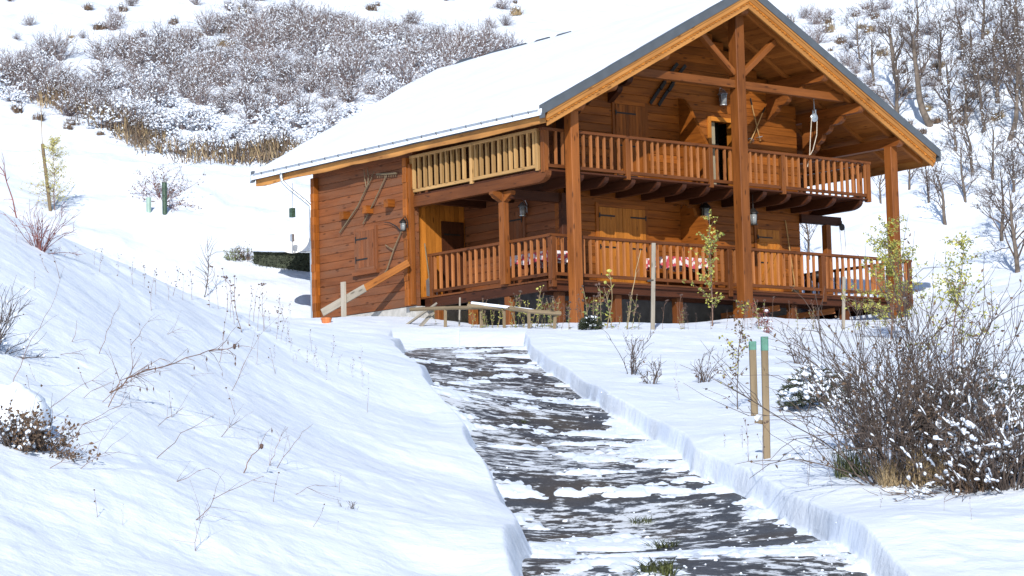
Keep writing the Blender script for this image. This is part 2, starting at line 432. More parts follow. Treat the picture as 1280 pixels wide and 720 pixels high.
def ground(x, y):
    x = np.atleast_1d(np.asarray(x, float)).ravel(); y = np.atleast_1d(np.asarray(y, float)).ravel()
    z = base(x, y)
    l, r = road_lr(y)
    jl = jit_l(y)
    jr = jit_r(y)
    dl = l + jl - x; dr = x - r - jr; de = y - Y_END - (fbm(x * .6, y * 0, 2, 31) - .5) * 2.0
    out = np.maximum(np.maximum(dl * .9, dr), de * .045)          # metres outside the cleared drive
    lip = np.where(dl > dr, .14, .07)
    dep = SD * sstep(-.02, lip, out)
    # undulation of undisturbed snow
    und = (fbm(x * .3, y * .3, 3, 3) - .5) * .26 + (fbm(x * 1.6, y * 1.6, 3, 8) - .5) * .05 + (fbm(x * 6, y * 6, 3, 18) - .5) * .022
    far = sstep(60, 80, y)
    und = und + far * ((fbm(x * .5, y * .5, 5, 61) - .5) * .8)
    # furrows blown and slipped down the left bank
    lb = sstep(.6, 2.0, dl) * (1 - sstep(36, 46, y))
    und = und + lb * ((fbm((x + .35 * y) * 1.5, (y - 1.2 * x) * .22, 4, 71) - .5) * .07)
    # clods along the cut edge
    und = und + (fbm(x * 9, y * 1.2, 3, 44) - .5) * .05 * np.exp(-np.maximum(out, 0) / .12)
    w = sstep(.0, .5, out)
    t = (x - l) / np.maximum(r - l, .1)
    pat = fbm(x * 1.25, y * 1.35, 6, 91) + (fbm(x * 6.5, y * 8, 4, 95) - .5) * .46
    bias = .045 * np.exp(-((t - .52) / .13) ** 2) + .10 * sstep(.86, .99, t) - .05 * np.exp(-((t - .2) / .12) ** 2) - .03 * np.exp(-((t - .78) / .1) ** 2)
    patch = np.clip((pat + bias - .595) * .30, -.03, .04)
    inside = z + patch * np.where(out < 0, 1, 0) * (1 - w)
    return np.where(out < 0, inside, z + dep + und * w)
def gz(x, y): return float(ground(x, y)[0])
def at(px, py, lo=12.0): return hit(px, py, ground, lo)

def gridmesh(name, V, nr, nc, mat):
    me = bpy.data.meshes.new(name)
    idx = np.arange(nr * nc).reshape(nr, nc)
    q = np.stack([idx[:-1, :-1], idx[:-1, 1:], idx[1:, 1:], idx[1:, :-1]], -1).reshape(-1, 4)
    me.vertices.add(nr * nc); me.vertices.foreach_set('co', V.astype(np.float32).ravel())
    me.loops.add(q.size); me.loops.foreach_set('vertex_index', q.astype(np.int32).ravel())
    me.polygons.add(len(q)); me.polygons.foreach_set('loop_start', np.arange(0, q.size, 4, dtype=np.int32))
    me.polygons.foreach_set('use_smooth', np.ones(len(q), bool))
    me.materials.append(mat); me.update(calc_edges=True)
    o = bpy.data.objects.new(name, me); COL.objects.link(o)
    return o
ys = np.concatenate([np.linspace(-25, 8, 25)[:-1], 8 + np.cumsum(np.concatenate([[0], np.full(40, .12)])), ])
y0 = ys[-1]; k = 1.0036; seq = [y0]
while seq[-1] < 118: seq.append(seq[-1] * k)
ys = np.concatenate([ys, seq[1:], np.linspace(119, 175, 22)])
LE, RE = road_lr(ys); LE = LE + jit_l(ys); RE = RE + jit_r(ys)
span = np.maximum(ys + 3, 14); lo_ = np.minimum(-.30 * span, LE - 2.5); hi_ = np.maximum(.30 * span, RE + 2.5)
def seg_(a, b_, n, e=False): return a[:, None] + (b_ - a)[:, None] * np.linspace(0, 1, n, endpoint=e)[None]
XX = np.concatenate([seg_(-1.6 * span, lo_, 30), seg_(lo_, LE - .4, 270), seg_(LE - .4, LE + .25, 56), seg_(LE + .25, RE - .25, 170), seg_(RE - .25, RE + .4, 56), seg_(RE + .4, hi_, 270), seg_(hi_, 1.6 * span, 30, True)], 1)
YY = np.repeat(ys[:, None], XX.shape[1], 1)
ZZ = ground(XX, YY).reshape(XX.shape)
tag(gridmesh('ground', np.stack([XX, YY, ZZ], -1).reshape(-1, 3), len(ys), XX.shape[1], M['snow']), 'white snow covering the slope around the chalet', 'snow', kind='structure')
ry = np.linspace(3, 57.5, 420); rt = np.linspace(-.12, 1.12, 44)
RL, RR = road_lr(ry)
RX = RL[:, None] + (RR - RL)[:, None] * rt[None]; RY = np.repeat(ry[:, None], 44, 1)
RZ = base(RX, RY).reshape(RX.shape) + .004
tag(gridmesh('driveway', np.stack([RX, RY, RZ], -1).reshape(-1, 3), 420, 44, M['road']), 'wet dark gravel drive half cleared of snow', 'driveway', kind='structure')

# ------------------------------------------------------------------ the chalet
UL, UN, UR, D, VP, VB = -6.2, -4.5, 3.75, 1.7, 5.4, 9.45
ZA, SLP, W = 7.47, 0.529, 6.79
VF, VR = -.55, 11.6
def zt(u): return ZA - abs(u) * SLP
house = tag(empty('chalet', H(0, 0, 0), TH), 'large two storey log chalet with snow covered roof and wooden balconies', 'chalet')
def part(mb, name, mat, parent=None, smooth=False, label=None): return mb.build(name, mat, parent or house, smooth, label)

def logs(axis, c, a0, a1, z0, z1, th=.16, hgt=.205, holes=(), top=None, inward=1, gap=.003):
    """courses of squared logs; axis 'u' runs along u at v=c, axis 'v' along v at u=c; outer face on c"""
    mb = MB(); z = z0
    while z < z1 - .02:
        zz = min(z + hgt, z1); segs = [(a0, a1)]
        if top:                                         # clip the course under the roof slope
            lim = (ZA - .40 - (z + zz) / 2) / SLP
            segs = [(max(a0, -lim), min(a1, lim))] if lim > .1 else []
        for h0, h1, hz0, hz1 in holes:
            if zz > hz0 + .05 and z < hz1 - .05:
                ns = []
                for s0, s1 in segs:
                    if h1 <= s0 or h0 >= s1: ns.append((s0, s1)); continue
                    if h0 > s0: ns.append((s0, h0))
                    if h1 < s1: ns.append((h1, s1))
                segs = ns
        j = rnd(-.004, .004)
        for s0, s1 in segs:
            if s1 - s0 < .03: continue
            cc = c + inward * (th / 2 + j)
            zc = (z + zz) / 2
            if axis == 'u': mb.beam((s0, cc, zc), (s1, cc, zc), th, zz - z - gap, ch=.010)
            else: mb.beam((cc, s0, zc), (cc, s1, zc), th, zz - z - gap, ch=.010)
        z = zz
    # tongue behind the joints so no light leaks through
    return mb
def backing(axis, c, a0, a1, z0, z1, inward=1, top=False, holes=()):
    mb = MB(); o = c + inward * .05; q = c + inward * .12
    if axis == 'u':
        if not holes: mb.box((a0, min(o, q), z0), (a1, max(o, q), z1))
    else: mb.box((min(o, q), a0, z0), (max(o, q), a1, z1))
    return mb

# front wall below and gable above (one wall of logs)
DOOR_U = (.62, 1.40, 2.56, 4.5)
part(logs('u', D, UN, UR, -.02, 7.0, holes=[DOOR_U], top=True), 'front_wall', M['gable'])
mbk = MB(); mbk.prism([(UN + .05, D + .06, 0), (UR - .05, D + .06, 0), (UR - .05, D + .06, 4.9), (.02, D + .06, 6.98), (UN + .05, D + .06, 4.6)], (0, .05, 0))
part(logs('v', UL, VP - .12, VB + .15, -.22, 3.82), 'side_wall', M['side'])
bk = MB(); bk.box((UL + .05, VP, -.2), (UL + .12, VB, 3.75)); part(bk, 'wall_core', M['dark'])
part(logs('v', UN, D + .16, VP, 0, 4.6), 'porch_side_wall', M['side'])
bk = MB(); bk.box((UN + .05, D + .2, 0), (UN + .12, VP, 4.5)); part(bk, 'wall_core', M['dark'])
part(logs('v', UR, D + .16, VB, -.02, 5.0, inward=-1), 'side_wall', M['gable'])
bk = MB(); bk.box((UR - .12, D + .2, 0), (UR - .05, VB, 4.9)); part(bk, 'wall_core', M['dark'])
part(logs('u', VB, UL, UR, -.2, 7.0, top=True), 'rear_wall', M['side'])
bk = MB(); bk.box((UL + .2, VB - .02, -.2), (UR - .2, VB - .01, 3.6)); part(bk, 'wall_core', M['dark'])
# porch back wall of upright boards, and the logs above it on the upper floor
pb = MB(); u = UL + .17
while u < UN - .01:
    w_ = min(.15, UN - u); pb.box((u + .003, VP, 0), (u + w_ - .003, VP + .06, 2.45)); u += .15
part(pb, 'porch_back_wall', M['bright'])
part(logs('u', VP, UL + .17, UN, 2.56, 4.2, top=False), 'balcony_end_wall', M['side'])
bk = MB(); bk.box((UL + .17, VP + .08, 0), (UN, VP + .14, 4.1)); part(bk, 'wall_core', M['dark'])
# log ends standing out at the corners
for vv in (VP + .02, VB - .02):
    le = MB(); z = -.22
    while z < 3.4:
        le.box((UL - .17 + rnd(-.012, .012), vv - .08, z + .001), (UL - .003, vv + .08, z + .204), ch=.010)
        z += .205
    part(le, 'log_ends', M['gable'])
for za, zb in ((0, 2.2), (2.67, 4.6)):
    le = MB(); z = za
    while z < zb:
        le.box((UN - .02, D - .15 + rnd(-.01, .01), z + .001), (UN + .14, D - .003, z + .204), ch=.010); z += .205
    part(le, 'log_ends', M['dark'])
for vv, zz in ((8.12, 2.33), (7.12, 2.37), (6.2, 2.42)):
    le = MB(); le.box((UL - .22, vv - .16, zz - .1), (UL - .003, vv + .02, zz + .1), ch=.008)
    part(le, 'beam_end', M['gable'])
cf = MB(); cf.beam((UL - .06, VP - .1, -.2), (UL - .06, VP - .1, 3.3), .12, .12); part(cf, 'corner_board', M['post'])
# plinth and cellar wall
pl = MB(); pl.box((UL + .03, VP - .1, -1.8), (UL + .25, VB + .1, -.225)); pl.box((UL + .26, VP - .1, -1.8), (UN, VP + .1, -.225)); part(pl, 'plinth', M['concrete'])
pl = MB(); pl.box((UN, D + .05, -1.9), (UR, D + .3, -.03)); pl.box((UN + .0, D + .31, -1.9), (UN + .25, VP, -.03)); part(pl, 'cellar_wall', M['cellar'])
fl = MB(); fl.box((UN + .2, D + .2, 2.3), (UR - .2, VB - .1, 2.5)); fl.box((UN + .2, D + .35, -.3), (UR - .2, VB - .1, -.1)); part(fl, 'inner_floor', M['dark'])

# --- roof
rf = MB()
def slab(mb, u0, u1, v0, v1r, t0, t1, dv=.0):
    """sloping slab between u0 and u1, offsets t0..t1 below the roof line; rear edge runs out by dv at the ridge"""
    def vr(u): return v1r + dv * (1 - abs(u) / W)
    a = [(u0, v0, zt(u0) - t1), (u1, v0, zt(u1) - t1), (u1, v0, zt(u1) - t0), (u0, v0, zt(u0) - t0)]
    b_ = [(u0, vr(u0), zt(u0) - t1), (u1, vr(u1), zt(u1) - t1), (u1, vr(u1), zt(u1) - t0), (u0, vr(u0), zt(u0) - t0)]
    mb.add(a + b_, [(0, 1, 2, 3), (7, 6, 5, 4), (0, 4, 5, 1), (1, 5, 6, 2), (2, 6, 7, 3), (3, 7, 4, 0)])
for s in (-1, 1):
    slab(rf, s * .0, s * (W - .04), VF + .1, VR, .16, .24, .7)
roof = part(rf, 'roof', M['slate'])
sf = MB()
for s in (-1, 1):                                       # soffit boards run along the ridge direction
    n = 44
    for i in range(n):
        u0 = (W - .12) * i / n; u1 = (W - .12) * (i + 1) / n - .006
        a, b_ = s * u0, s * u1
        pts = [(a, VF + .1, zt(a) - .245), (b_, VF + .1, zt(b_) - .245), (b_, VF + .1, zt(b_) - .275), (a, VF + .1, zt(a) - .275)]
        sf.prism(pts, (0, VR - VF - .2, 0), (0, 1, 0))
sf.build('soffit_boards', M['soffit'], roof)
# snow on the roof
nu, nv = 90, 150
us = np.linspace(-1, 1, 2 * nu + 1); vs = np.linspace(0, 1, nv)
UU, VV = np.meshgrid(us * (W + .035), vs, indexing='ij')
vr_ = VR + .7 * (1 - np.abs(us))
V2 = (VF + .05) + VV * ((vr_ + .04)[:, None] - (VF + .05))
e1 = np.minimum((1 - VV) * 12.0, 99); e0 = VV * 12.0; eu = (1 - np.abs(us))[:, None] * W
edge_ = np.clip(np.minimum(np.minimum(e1, e0 + .22), eu + .08) / .35, 0, 1) ** .5
thick = .02 + .20 * edge_ + (fbm(UU * .7, V2 * .35, 4, 77) - .5) * .10 * edge_
ridge = ZA - np.sqrt(UU ** 2 + .12 ** 2) * SLP
ZS = ridge - .17 + thick
P3 = np.stack([UU, V2, ZS], -1)
P3 = np.concatenate([P3[:1], P3, P3[-1:]], 0); P3 = np.concatenate([P3[:, :1], P3, P3[:, -1:]], 1)
for sl_ in (np.s_[0], np.s_[-1], np.s_[:, 0], np.s_[:, -1]): P3[sl_][..., 2] -= .14
rs = gridmesh('roof_snow', P3.reshape(-1, 3), 2 * nu + 3, nv + 2, M['roofsnow']); rs.parent = house
for v in (6.3, 7.2, 8.2, 9.3, 10.6):
    rid = MB(); rid.prism([(-.2, v, ZA - .10), (0, v, ZA + .05), (.2, v, ZA - .10)], (0, .55, 0), (0, 1, 0))
    rid.build('ridge_cap', M['slate'], roof)
# flashing along the front rakes and at the eave ends
for s in (-1, 1):
    fm = MB(); a, b_ = 0, s * W
    fm.prism([(a, VF - .015, zt(a) + .02), (b_, VF - .015, zt(b_) + .02), (b_, VF - .015, zt(b_) - .195), (a, VF - .015, zt(a) - .195)], (0, .02, 0), (1, 0, 0))
    fm.prism([(a, VF - .017, zt(a) + .026), (b_, VF - .017, zt(b_) + .026), (b_, VF - .017, zt(b_) + .02), (a, VF - .017, zt(a) + .02)], (0, .16, 0), (1, 0, 0))
    fm.build('rake_flashing', M['slate'], roof)
    for v0, v1 in ((VF - .018, VF + .14), (VR - .12, VR + .02)):
        fm = MB(); fm.box((b_ - .02, v0, zt(b_) - .29), (b_ + .02, v1, zt(b_) + .02)); fm.build('end_plate', M['slate'], roof)
    # carved bargeboard: plain upper board, scalloped strip, lower board
    bb = MB(); q = s * (W - .13)
    def sl(u0, u1, t0, t1, v0, th):
        bb.prism([(u0, v0, zt(u0) - t0), (u1, v0, zt(u1) - t0), (u1, v0, zt(u1) - t1), (u0, v0, zt(u0) - t1)], (0, th, 0), (s * 1, 0, -SLP))
    sl(0, q, .165, .25, VF + .012, .05)
    sl(0, q, .20, .36, VF + .035, .05)
    sl(0, q - s * .05, .34, .54, VF + .075, .05)
    bb.build('bargeboard', M['fascia'], roof)
    bs = MB(); nsc = 62
    for i in range(nsc):
        u0 = q * i / nsc; u1 = q * (i + 1) / nsc; um = (u0 + u1) / 2
        bs.prism([(u0, VF + .05, zt(u0) - .35), (u1, VF + .05, zt(u1) - .35), (u1, VF + .05, zt(u1) - .395), (u0 * .25 + um * .5 + u1 * .25, VF + .05, zt(um) - .435), (u0, VF + .05, zt(u0) - .395)], (0, .028, 0), (1, 0, 0))
    bs.build('scalloped_trim', M['bright'], roof)
    # rafters
    for v in (-.02, 1.0, 2.6, 4.2, 5.8, 7.4, 9.0, 10.6):
        rm = MB(); a, b_ = s * .02, s * (W - .15)
        rm.prism([(a, v - .05, zt(a) - .28), (b_, v - .05, zt(b_) - .28), (b_, v - .05, zt(b_) - .39), (a, v - .05, zt(a) - .40)], (0, .10, 0), (s, 0, -SLP))
        rm.build('rafter', M['soffit'], roof)
# eave fascias with a waney lower edge, gutters
for s in (-1, 1):
    fm = MB(); uu = s * (W - .14); n = 60; top = []; bot = []
    for i in range(n + 1):
        v = VF + .1 + (VR - .15 - VF) * i / n
        bot.append((uu, v, 3.485 + (fbm(np.array([v * 1.1]), np.array([0.]), 4, 13)[0] - .5) * .07)); top.append((uu, v, 3.84))
    fm.prism(top + bot[::-1], (s * .045, 0, 0), (0, 1, 0))
    fm.build('fascia', M['waney'], roof)
    # gutter: half round trough
    g = MB(); gr = .06; uc = s * (W + .0); zc = 3.80
    pr = []
    for k in range(13):
        a = math.pi + math.pi * k / 12; pr.append((uc + gr * math.cos(a), zc + gr * math.sin(a)))
    for k in range(12, -1, -1):
        a = math.pi + math.pi * k / 12; pr.append((uc + (gr - .006) * math.cos(a), zc + (gr - .006) * math.sin(a)))
    for k in range(len(pr) - 1):
        (x0, z0), (x1, z1) = pr[k], pr[k + 1]
        g.add([(x0, VF + .16, z0), (x1, VF + .16, z1), (x1, VR - .13, z1), (x0, VR - .13, z0)], [(0, 1, 2, 3)])
    g.tube([(uc + s * gr, VF + .16, zc), (uc + s * gr, VR - .13, zc)], .009, 6)
    gut = g.build('gutter', M['zinc'], house, smooth=True)
    for i in range(20):
        v = VF + .5 + i * .585; b1 = MB()
        b1.tube([(uc + (gr + .004) * math.cos(math.pi + math.pi * k / 8), v, zc + (gr + .004) * math.sin(math.pi + math.pi * k / 8)) for k in range(9)], .008, 4)
        b1.tube([(uc + s * gr, v, zc + .012), (uc - s * gr * .9, v, zc + .02)], .007, 4)
        b1.build('gutter_bracket', M['iron'], gut)
dp = MB(); dp.tube([(-W, 10.2, 3.69), (-W, 10.2, 3.55), (-W + .02, 10.17, 3.44), (-W + .1, 10.08, 3.3), (UL - .12, 9.72, 2.86), (UL - .06, 9.66, 2.78), (UL - .05, 9.66, 2.6), (UL - .05, 9.66, -.9)], .045, 10)
part(dp, 'downpipe', M['zinc'], smooth=True)

# --- purlins with rounded ends and stepped corbels under them
def purlin(u, zc, v0, v1, w=.2, h=.24, name='purlin', mat='post', curve=True):
    mb = MB(); pts = []
    zb, ztp = zc - h / 2, zc + h / 2
    if curve:
        for k in range(7):
            a = math.pi / 2 * k / 6
            pts.append((u - w / 2, v0 + .16 - .16 * math.cos(math.pi / 2 - a) , zb + .02 + (h - .05) * (1 - math.cos(a)) if False else zb + (h * .75) * (1 - math.sin(math.pi / 2 - a))))
        pts = [(u - w / 2, v0 + .26, zb)] + pts[1:]
    else: pts = [(u - w / 2, v0, zb)]
    pts += [(u - w / 2, v0, ztp), (u - w / 2, v1, ztp), (u - w / 2, v1, zb)]
    mb.prism(pts, (w, 0, 0), (0, 1, 0)); return part(mb, name, M[mat])
def corbel(u, ztop, v_wall, steps, w=.16, name='corbel', mat='post'):
    """stack of log ends stepping out from the wall, each with a rounded nose"""
    mb = MB(); pts = [(u - w / 2, v_wall, ztop)]
    z = ztop
    for reach, hh in steps:
        v0 = v_wall - reach
        pts.append((u - w / 2, v0, z)); pts.append((u - w / 2, v0 + .01, z - hh * .35))
        pts.append((u - w / 2, v0 + .06, z - hh * .7)); pts.append((u - w / 2, v0 + .16, z - hh * .97)); z -= hh
    pts.append((u - w / 2, v_wall, z - .15))
    mb.prism(pts, (w, 0, 0), (0, 1, 0)); return part(mb, name, M[mat])
for u in (-5.49, 5.49): purlin(u, 4.04, -.42, VB + 1.5)
for u in (-4.45, 4.05): purlin(u, zt(u) - .52, -.42, VB + 1.5)
for u in (-2.75, 2.75): purlin(u, zt(u) - .52, -.42, VB + 1.5)
purlin(0, ZA - .56, -.40, VB + 1.5)
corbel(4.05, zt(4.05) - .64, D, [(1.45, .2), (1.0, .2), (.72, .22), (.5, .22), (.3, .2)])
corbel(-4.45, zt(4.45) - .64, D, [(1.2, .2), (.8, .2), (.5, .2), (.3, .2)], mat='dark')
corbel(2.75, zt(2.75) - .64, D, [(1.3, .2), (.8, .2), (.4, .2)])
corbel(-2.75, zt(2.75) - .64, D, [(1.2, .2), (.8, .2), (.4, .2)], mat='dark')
# --- the three great posts, collar beam and braces
for u, zt_, w_ in ((-5.49, 3.92, .25), (0, 6.79, .29), (5.49, 3.92, .25)):
    mb = MB(); mb.box((u - w_ / 2, -w_ / 2, -2.0), (u + w_ / 2, w_ / 2, zt_), ch=.012); part(mb, 'great_post', M['post'])
for a, b_ in ((-3.55, -.15), (.15, 3.7)):
    mb = MB(); mb.beam((a, 0, 5.07 if a < 0 else 5.07), (b_, 0, 5.07), .17, .2, ch=.008); part(mb, 'collar_beam', M['post'])
for s in (-1, 1):
    mb = MB(); mb.beam((s * .14, 0, 5.34), (s * 1.32, 0, 6.30), .14, .17, up=(0, 1, 0), ch=.006); part(mb, 'brace', M['post'])

# --- balconies
ZU = 2.5
dk = MB()
v = .14
while v < D - .02:
    dk.box((UL, v, ZU), (4.82, min(v + .14, D - .004), ZU + .04)); v += .145
u = UL
while u < UN - .05:
    dk.box((u, D + .0, ZU), (min(u + .14, UN - .004), VP - .004, ZU + .04)); u += .145
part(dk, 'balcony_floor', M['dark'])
for u in (-5.05, -4.27, -3.42, -2.6, -1.75, -.95, -.12, 1.0, 1.85, 2.6, 3.5, 4.5):
    mb = MB(); z1 = ZU - .002; w = .13
    pts = [(u - w / 2, 2.3 if u < UR and u > UN else D + .9, z1), (u - w / 2, .18, z1)]
    for k in range(7):
        a = math.pi / 2 * k / 6; pts.append((u - w / 2, .18 + .42 * (1 - math.cos(a)), z1 - .05 - .19 * math.sin(a)))
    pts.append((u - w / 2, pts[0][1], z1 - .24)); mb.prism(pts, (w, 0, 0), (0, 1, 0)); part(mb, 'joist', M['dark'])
mb = MB(); pts = [(UL - .02, VP - .13, ZU - .006), (UL - .02, .10, ZU - .006)]
for k in range(7):
    a = math.pi / 2 * k / 6; pts.append((UL - .02, .10 + .35 * (1 - math.cos(a)), ZU - .06 - .2 * math.sin(a)))
pts.append((UL - .02, VP - .13, ZU - .27)); mb.prism(pts, (.16, 0, 0), (0, 1, 0)); part(mb, 'edge_beam', M['rail'])
for a, b_ in ((UL + .15, UN - .02), (UR + .002, 5.25)):
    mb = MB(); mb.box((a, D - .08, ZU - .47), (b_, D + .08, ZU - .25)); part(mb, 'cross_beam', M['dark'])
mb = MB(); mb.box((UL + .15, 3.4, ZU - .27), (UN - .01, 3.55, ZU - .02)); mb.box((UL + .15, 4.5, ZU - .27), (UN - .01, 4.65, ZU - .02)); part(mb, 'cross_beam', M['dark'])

def balustrade(p0, p1, z0, h, n, posts, mats, name='balustrade', rail_over=.1, pw=.12, bw=.055, post_down=.0):
    p0 = Vector(p0); p1 = Vector(p1); d = (p1 - p0); L_ = d.length; d /= L_
    mb = MB()
    a = p0 - d * rail_over; b_ = p1 + d * rail_over
    mb.beam((a.x, a.y, z0 + h - .035), (b_.x, b_.y, z0 + h - .035), .13, .07, ch=.008)
    mb.beam((p0.x, p0.y, z0 + .11), (p1.x, p1.y, z0 + .11), .06, .075)
    r = part(mb, name, M[mats[0]])
    for t in posts:
        q = p0 + d * (L_ * t); pm = MB(); pm.box((q.x - pw / 2, q.y - pw / 2, z0 - post_down), (q.x + pw / 2, q.y + pw / 2, z0 + h - .07), ch=.006)
        pm.build('newel_post', M[mats[2]], r)
    first = None
    for i in range(n):
        t = (i + .5) / n
        if any(abs(t - q) * L_ < pw * .75 for q in posts): continue
        q = p0 + d * (L_ * t)
        if first is None:
            bm = MB(); bm.box((-bw / 2, -bw / 2, z0 + .15), (bw / 2, bw / 2, z0 + h - .07)); first = bm.mesh('baluster', [M[mats[1]]])
            mesh_list = [first]
            for _ in range(4):
                bm = MB(); bm.box((-bw / 2, -bw / 2, z0 + .15), (bw / 2, bw / 2, z0 + h - .07)); mesh_list.append(bm.mesh('baluster', [M[mats[1]]]))
        o = bpy.data.objects.new('baluster', random.choice(mesh_list)); COL.objects.link(o); o.parent = r; o.location = (q.x + rnd(-.006, .006), q.y, 0)
        o.rotation_euler = (rnd(-.006, .006), rnd(-.006, .006), rnd(-.05, .05))
    return r
BR = ('rail', 'baluster', 'rail'); BN = ('new', 'new', 'new')
balustrade((UL + .02, .2), (4.78, .2), ZU + .02, 1.0, 50, [0, .235, .485, .715, 1], ('rail', 'baluster', 'post'), pw=.13, post_down=.06)
balustrade((UL, .42), (UL, VP - .1), ZU + .02, 1.0, 22, [0, .51, 1], BN, rail_over=.03, pw=.09, bw=.07)
balustrade((4.78, .32), (4.78, D + .9), ZU + .02, 1.0, 10, [1], BR)
WL = 5.9
balustrade((-WL, .35), (6.38, .35), 0, 1.05, 57, [0, .465, .735, 1], ('rail', 'baluster', 'rail'), pw=.14, post_down=.2)
balustrade((-WL, .5), (-WL, 4.95), 0, 1.05, 19, [1], BR, pw=.12, post_down=.2)
balustrade((6.38, .5), (6.38, 4.05), 0, 1.05, 15, [1], BR, pw=.12, post_down=.2)
# terrace
dk = MB(); v = .28
while v < D - .01:
    dk.box((-WL - .08, v, -.05), (6.46, min(v + .14, D - .004), -.008)); v += .145
u = -WL - .08
while u < UN - .02:
    dk.box((u, D, -.05), (min(u + .14, UN - .004), VP - .004, -.008)); u += .145
u = UR + .01
while u < 6.45:
    dk.box((u, D, -.05), (min(u + .14, 6.46), 4.15, -.008)); u += .145
part(dk, 'terrace_floor', M['rail'])
for a, b_, w_ in (((-WL - .02, .42, -.17), (6.42, .42, -.17), .12), ((-WL - .0, .5, -.17), (-WL, VP - .2, -.17), .12), ((6.36, .5, -.17), (6.36, 4.1, -.17), .12), ((-5.5, 1.3, -.17), (6.2, 1.3, -.17), .12)):
    mb = MB(); mb.beam(a, b_, w_, .22); part(mb, 'rim_beam', M['dark'])
mb = MB(); mb.box((-WL - .1, .3, -.115), (6.48, .345, -.05)); part(mb, 'edge_board', M['dark'])
for u in (-5.5, -3.72, -1.72, .35, 2.23, 4.15, 6.2):
    mb = MB(); mb.box((u - .1, .5, -1.9), (u + .1, .7, -.29), ch=.01); part(mb, 'stilt', M['rail'] if u != .35 else M['post'])
for v in (2.0, 3.4, 4.75):
    mb = MB(); mb.box((-WL - .06, v - .09, -1.7), (-WL + .12, v + .09, -.29), ch=.01); part(mb, 'stilt', M['post'])
for u in (-4.7, 1.2, 3.2):
    mb = MB(); mb.beam((u + .6, .6, -.38), (u - .5, 1.6, -.55), .12, .14); part(mb, 'strut', M['post'])
mb = MB(); mb.prism([(-.3, .9, -1.6), (1.3, .9, -1.6), (1.3, .9, -.32), (1.0, .9, -.32)], (0, .05, 0), (1, 0, 0)); part(mb, 'cellar_board', M['bright'])
# short posts that carry the balcony, with a crosshead
for u, v in ((-6.02, 1.95), (4.75, D)):
    mb = MB(); mb.box((u - .09, v - .09, -.0), (u + .09, v + .09, ZU - (.29 if u < 0 else .48)), ch=.008); p_ = part(mb, 'short_post', M['post'])
    if u < 0:
        c_ = MB()
        c_.prism([(u - .07, v - .38, ZU - .29), (u - .07, v - .38, ZU - .36), (u - .07, v - .12, ZU - .52), (u - .07, v + .12, ZU - .52), (u - .07, v + .38, ZU - .36), (u - .07, v + .38, ZU - .29)], (.14, 0, 0), (0, 1, 0))
        c_.prism([(u - .38, v - .075, ZU - .295), (u - .38, v - .075, ZU - .36), (u - .1, v - .075, ZU - .52), (u + .1, v - .075, ZU - .52), (u + .38, v - .075, ZU - .36), (u + .38, v - .075, ZU - .295)], (0, .15, 0), (1, 0, 0))
        c_.build('crosshead', M['post'], p_)
# partitions standing out from the front wall with a wavy top
def wavy(u, z0, hs, name, reach):
    mb = MB(); pts = [(u - .05, D, z0), (u - .05, D - reach, z0)]
    n = 28
    for i in range(n + 1):
        t = 1 - i / n; vv = D - reach * t
        zz = np.interp(t, [0, .12, .17, .40, .46, .75, .80, 1], hs)
        pts.append((u - .05, vv, float(zz)))
    mb.prism(pts, (.1, 0, 0), (0, 1, 0)); part(mb, name, M['gable'])
wavy(-.45, 0, [2.1, 2.25, 2.12, 2.1, 1.86, 1.86, 1.6, 1.55], 'partition', 1.15)
wavy(-.40, ZU + .04, [4.95, 4.93, 4.9, 4.62, 4.5, 4.0, 3.9, 3.6], 'partition', 1.0)
# --- doors, shutters
def shutter(u0, u1, z0, z1, vf, mat='bright', hinges=True, leaves=1, name='shutter', zbr=False):
    fr = MB()
    for a, b_ in (((u0 - .09, vf - .03, z0), (u0, vf - .002, z1 + .09)), ((u1, vf - .03, z0), (u1 + .09, vf - .002, z1 + .09)), ((u0 - .0, vf - .03, z1), (u1 + .0, vf - .002, z1 + .09))):
        fr.box(a, b_)
    f = part(fr, 'door_frame', M['gable'])
    for k in range(leaves):
        a = u0 + (u1 - u0) * k / leaves + .006; b_ = u0 + (u1 - u0) * (k + 1) / leaves - .006
        mb = MB(); x = a; nb = max(3, round((b_ - a) / .11)); wd = (b_ - a) / nb
        for i in range(nb): mb.box((a + i * wd + .002, vf - .045, z0 + .02), (a + (i + 1) * wd - .002, vf - .003, z1 - .01))
        if zbr:
            mb.box((a + .02, vf - .075, z1 - .35), (b_ - .02, vf - .046, z1 - .24)); mb.box((a + .02, vf - .075, z0 + .25), (b_ - .02, vf - .046, z0 + .36))
            mb.beam((a + .06, vf - .06, z0 + .4), (b_ - .06, vf - .06, z1 - .4), .028, .1, up=(1, 0, 0))
        s_ = mb.build(name, M[mat], f)
        if hinges:
            for zz in (z1 - .22, z0 + .28, (z0 + z1) / 2):
                hb = MB(); e = a if k == 0 else b_; q = a + .42 * (b_ - a) * 2 * (1 if k == 0 else -1) * .8 if k == 0 else b_ - .42 * (b_ - a) * 1.6
                hb.box((min(e, q), vf - .053, zz - .02), (max(e, q), vf - .0455, zz + .02)); hb.box((e - .02, vf - .058, zz - .06), (e + .02, vf - .0535, zz + .06))
                hb.build('strap_hinge', M['iron'], f)
shutter(-3.25, -1.72, .03, 2.02, D, leaves=2)
shutter(-2.62, -1.62, ZU + .05, 4.62, D, mat='gable')
shutter(2.15, 2.95, .03, 1.78, D, zbr=True)
fr = MB()
a, b_, z0, z1 = DOOR_U
fr.box((a - .08, D - .03, z0), (a + .03, D + .16, z1 + .08)); fr.box((b_ - .03, D - .03, z0), (b_ + .08, D + .16, z1 + .08)); fr.box((a + .03, D - .03, z1 - .03), (b_ - .03, D + .16, z1 + .08))
fr = part(fr, 'door_frame', M['bright'])
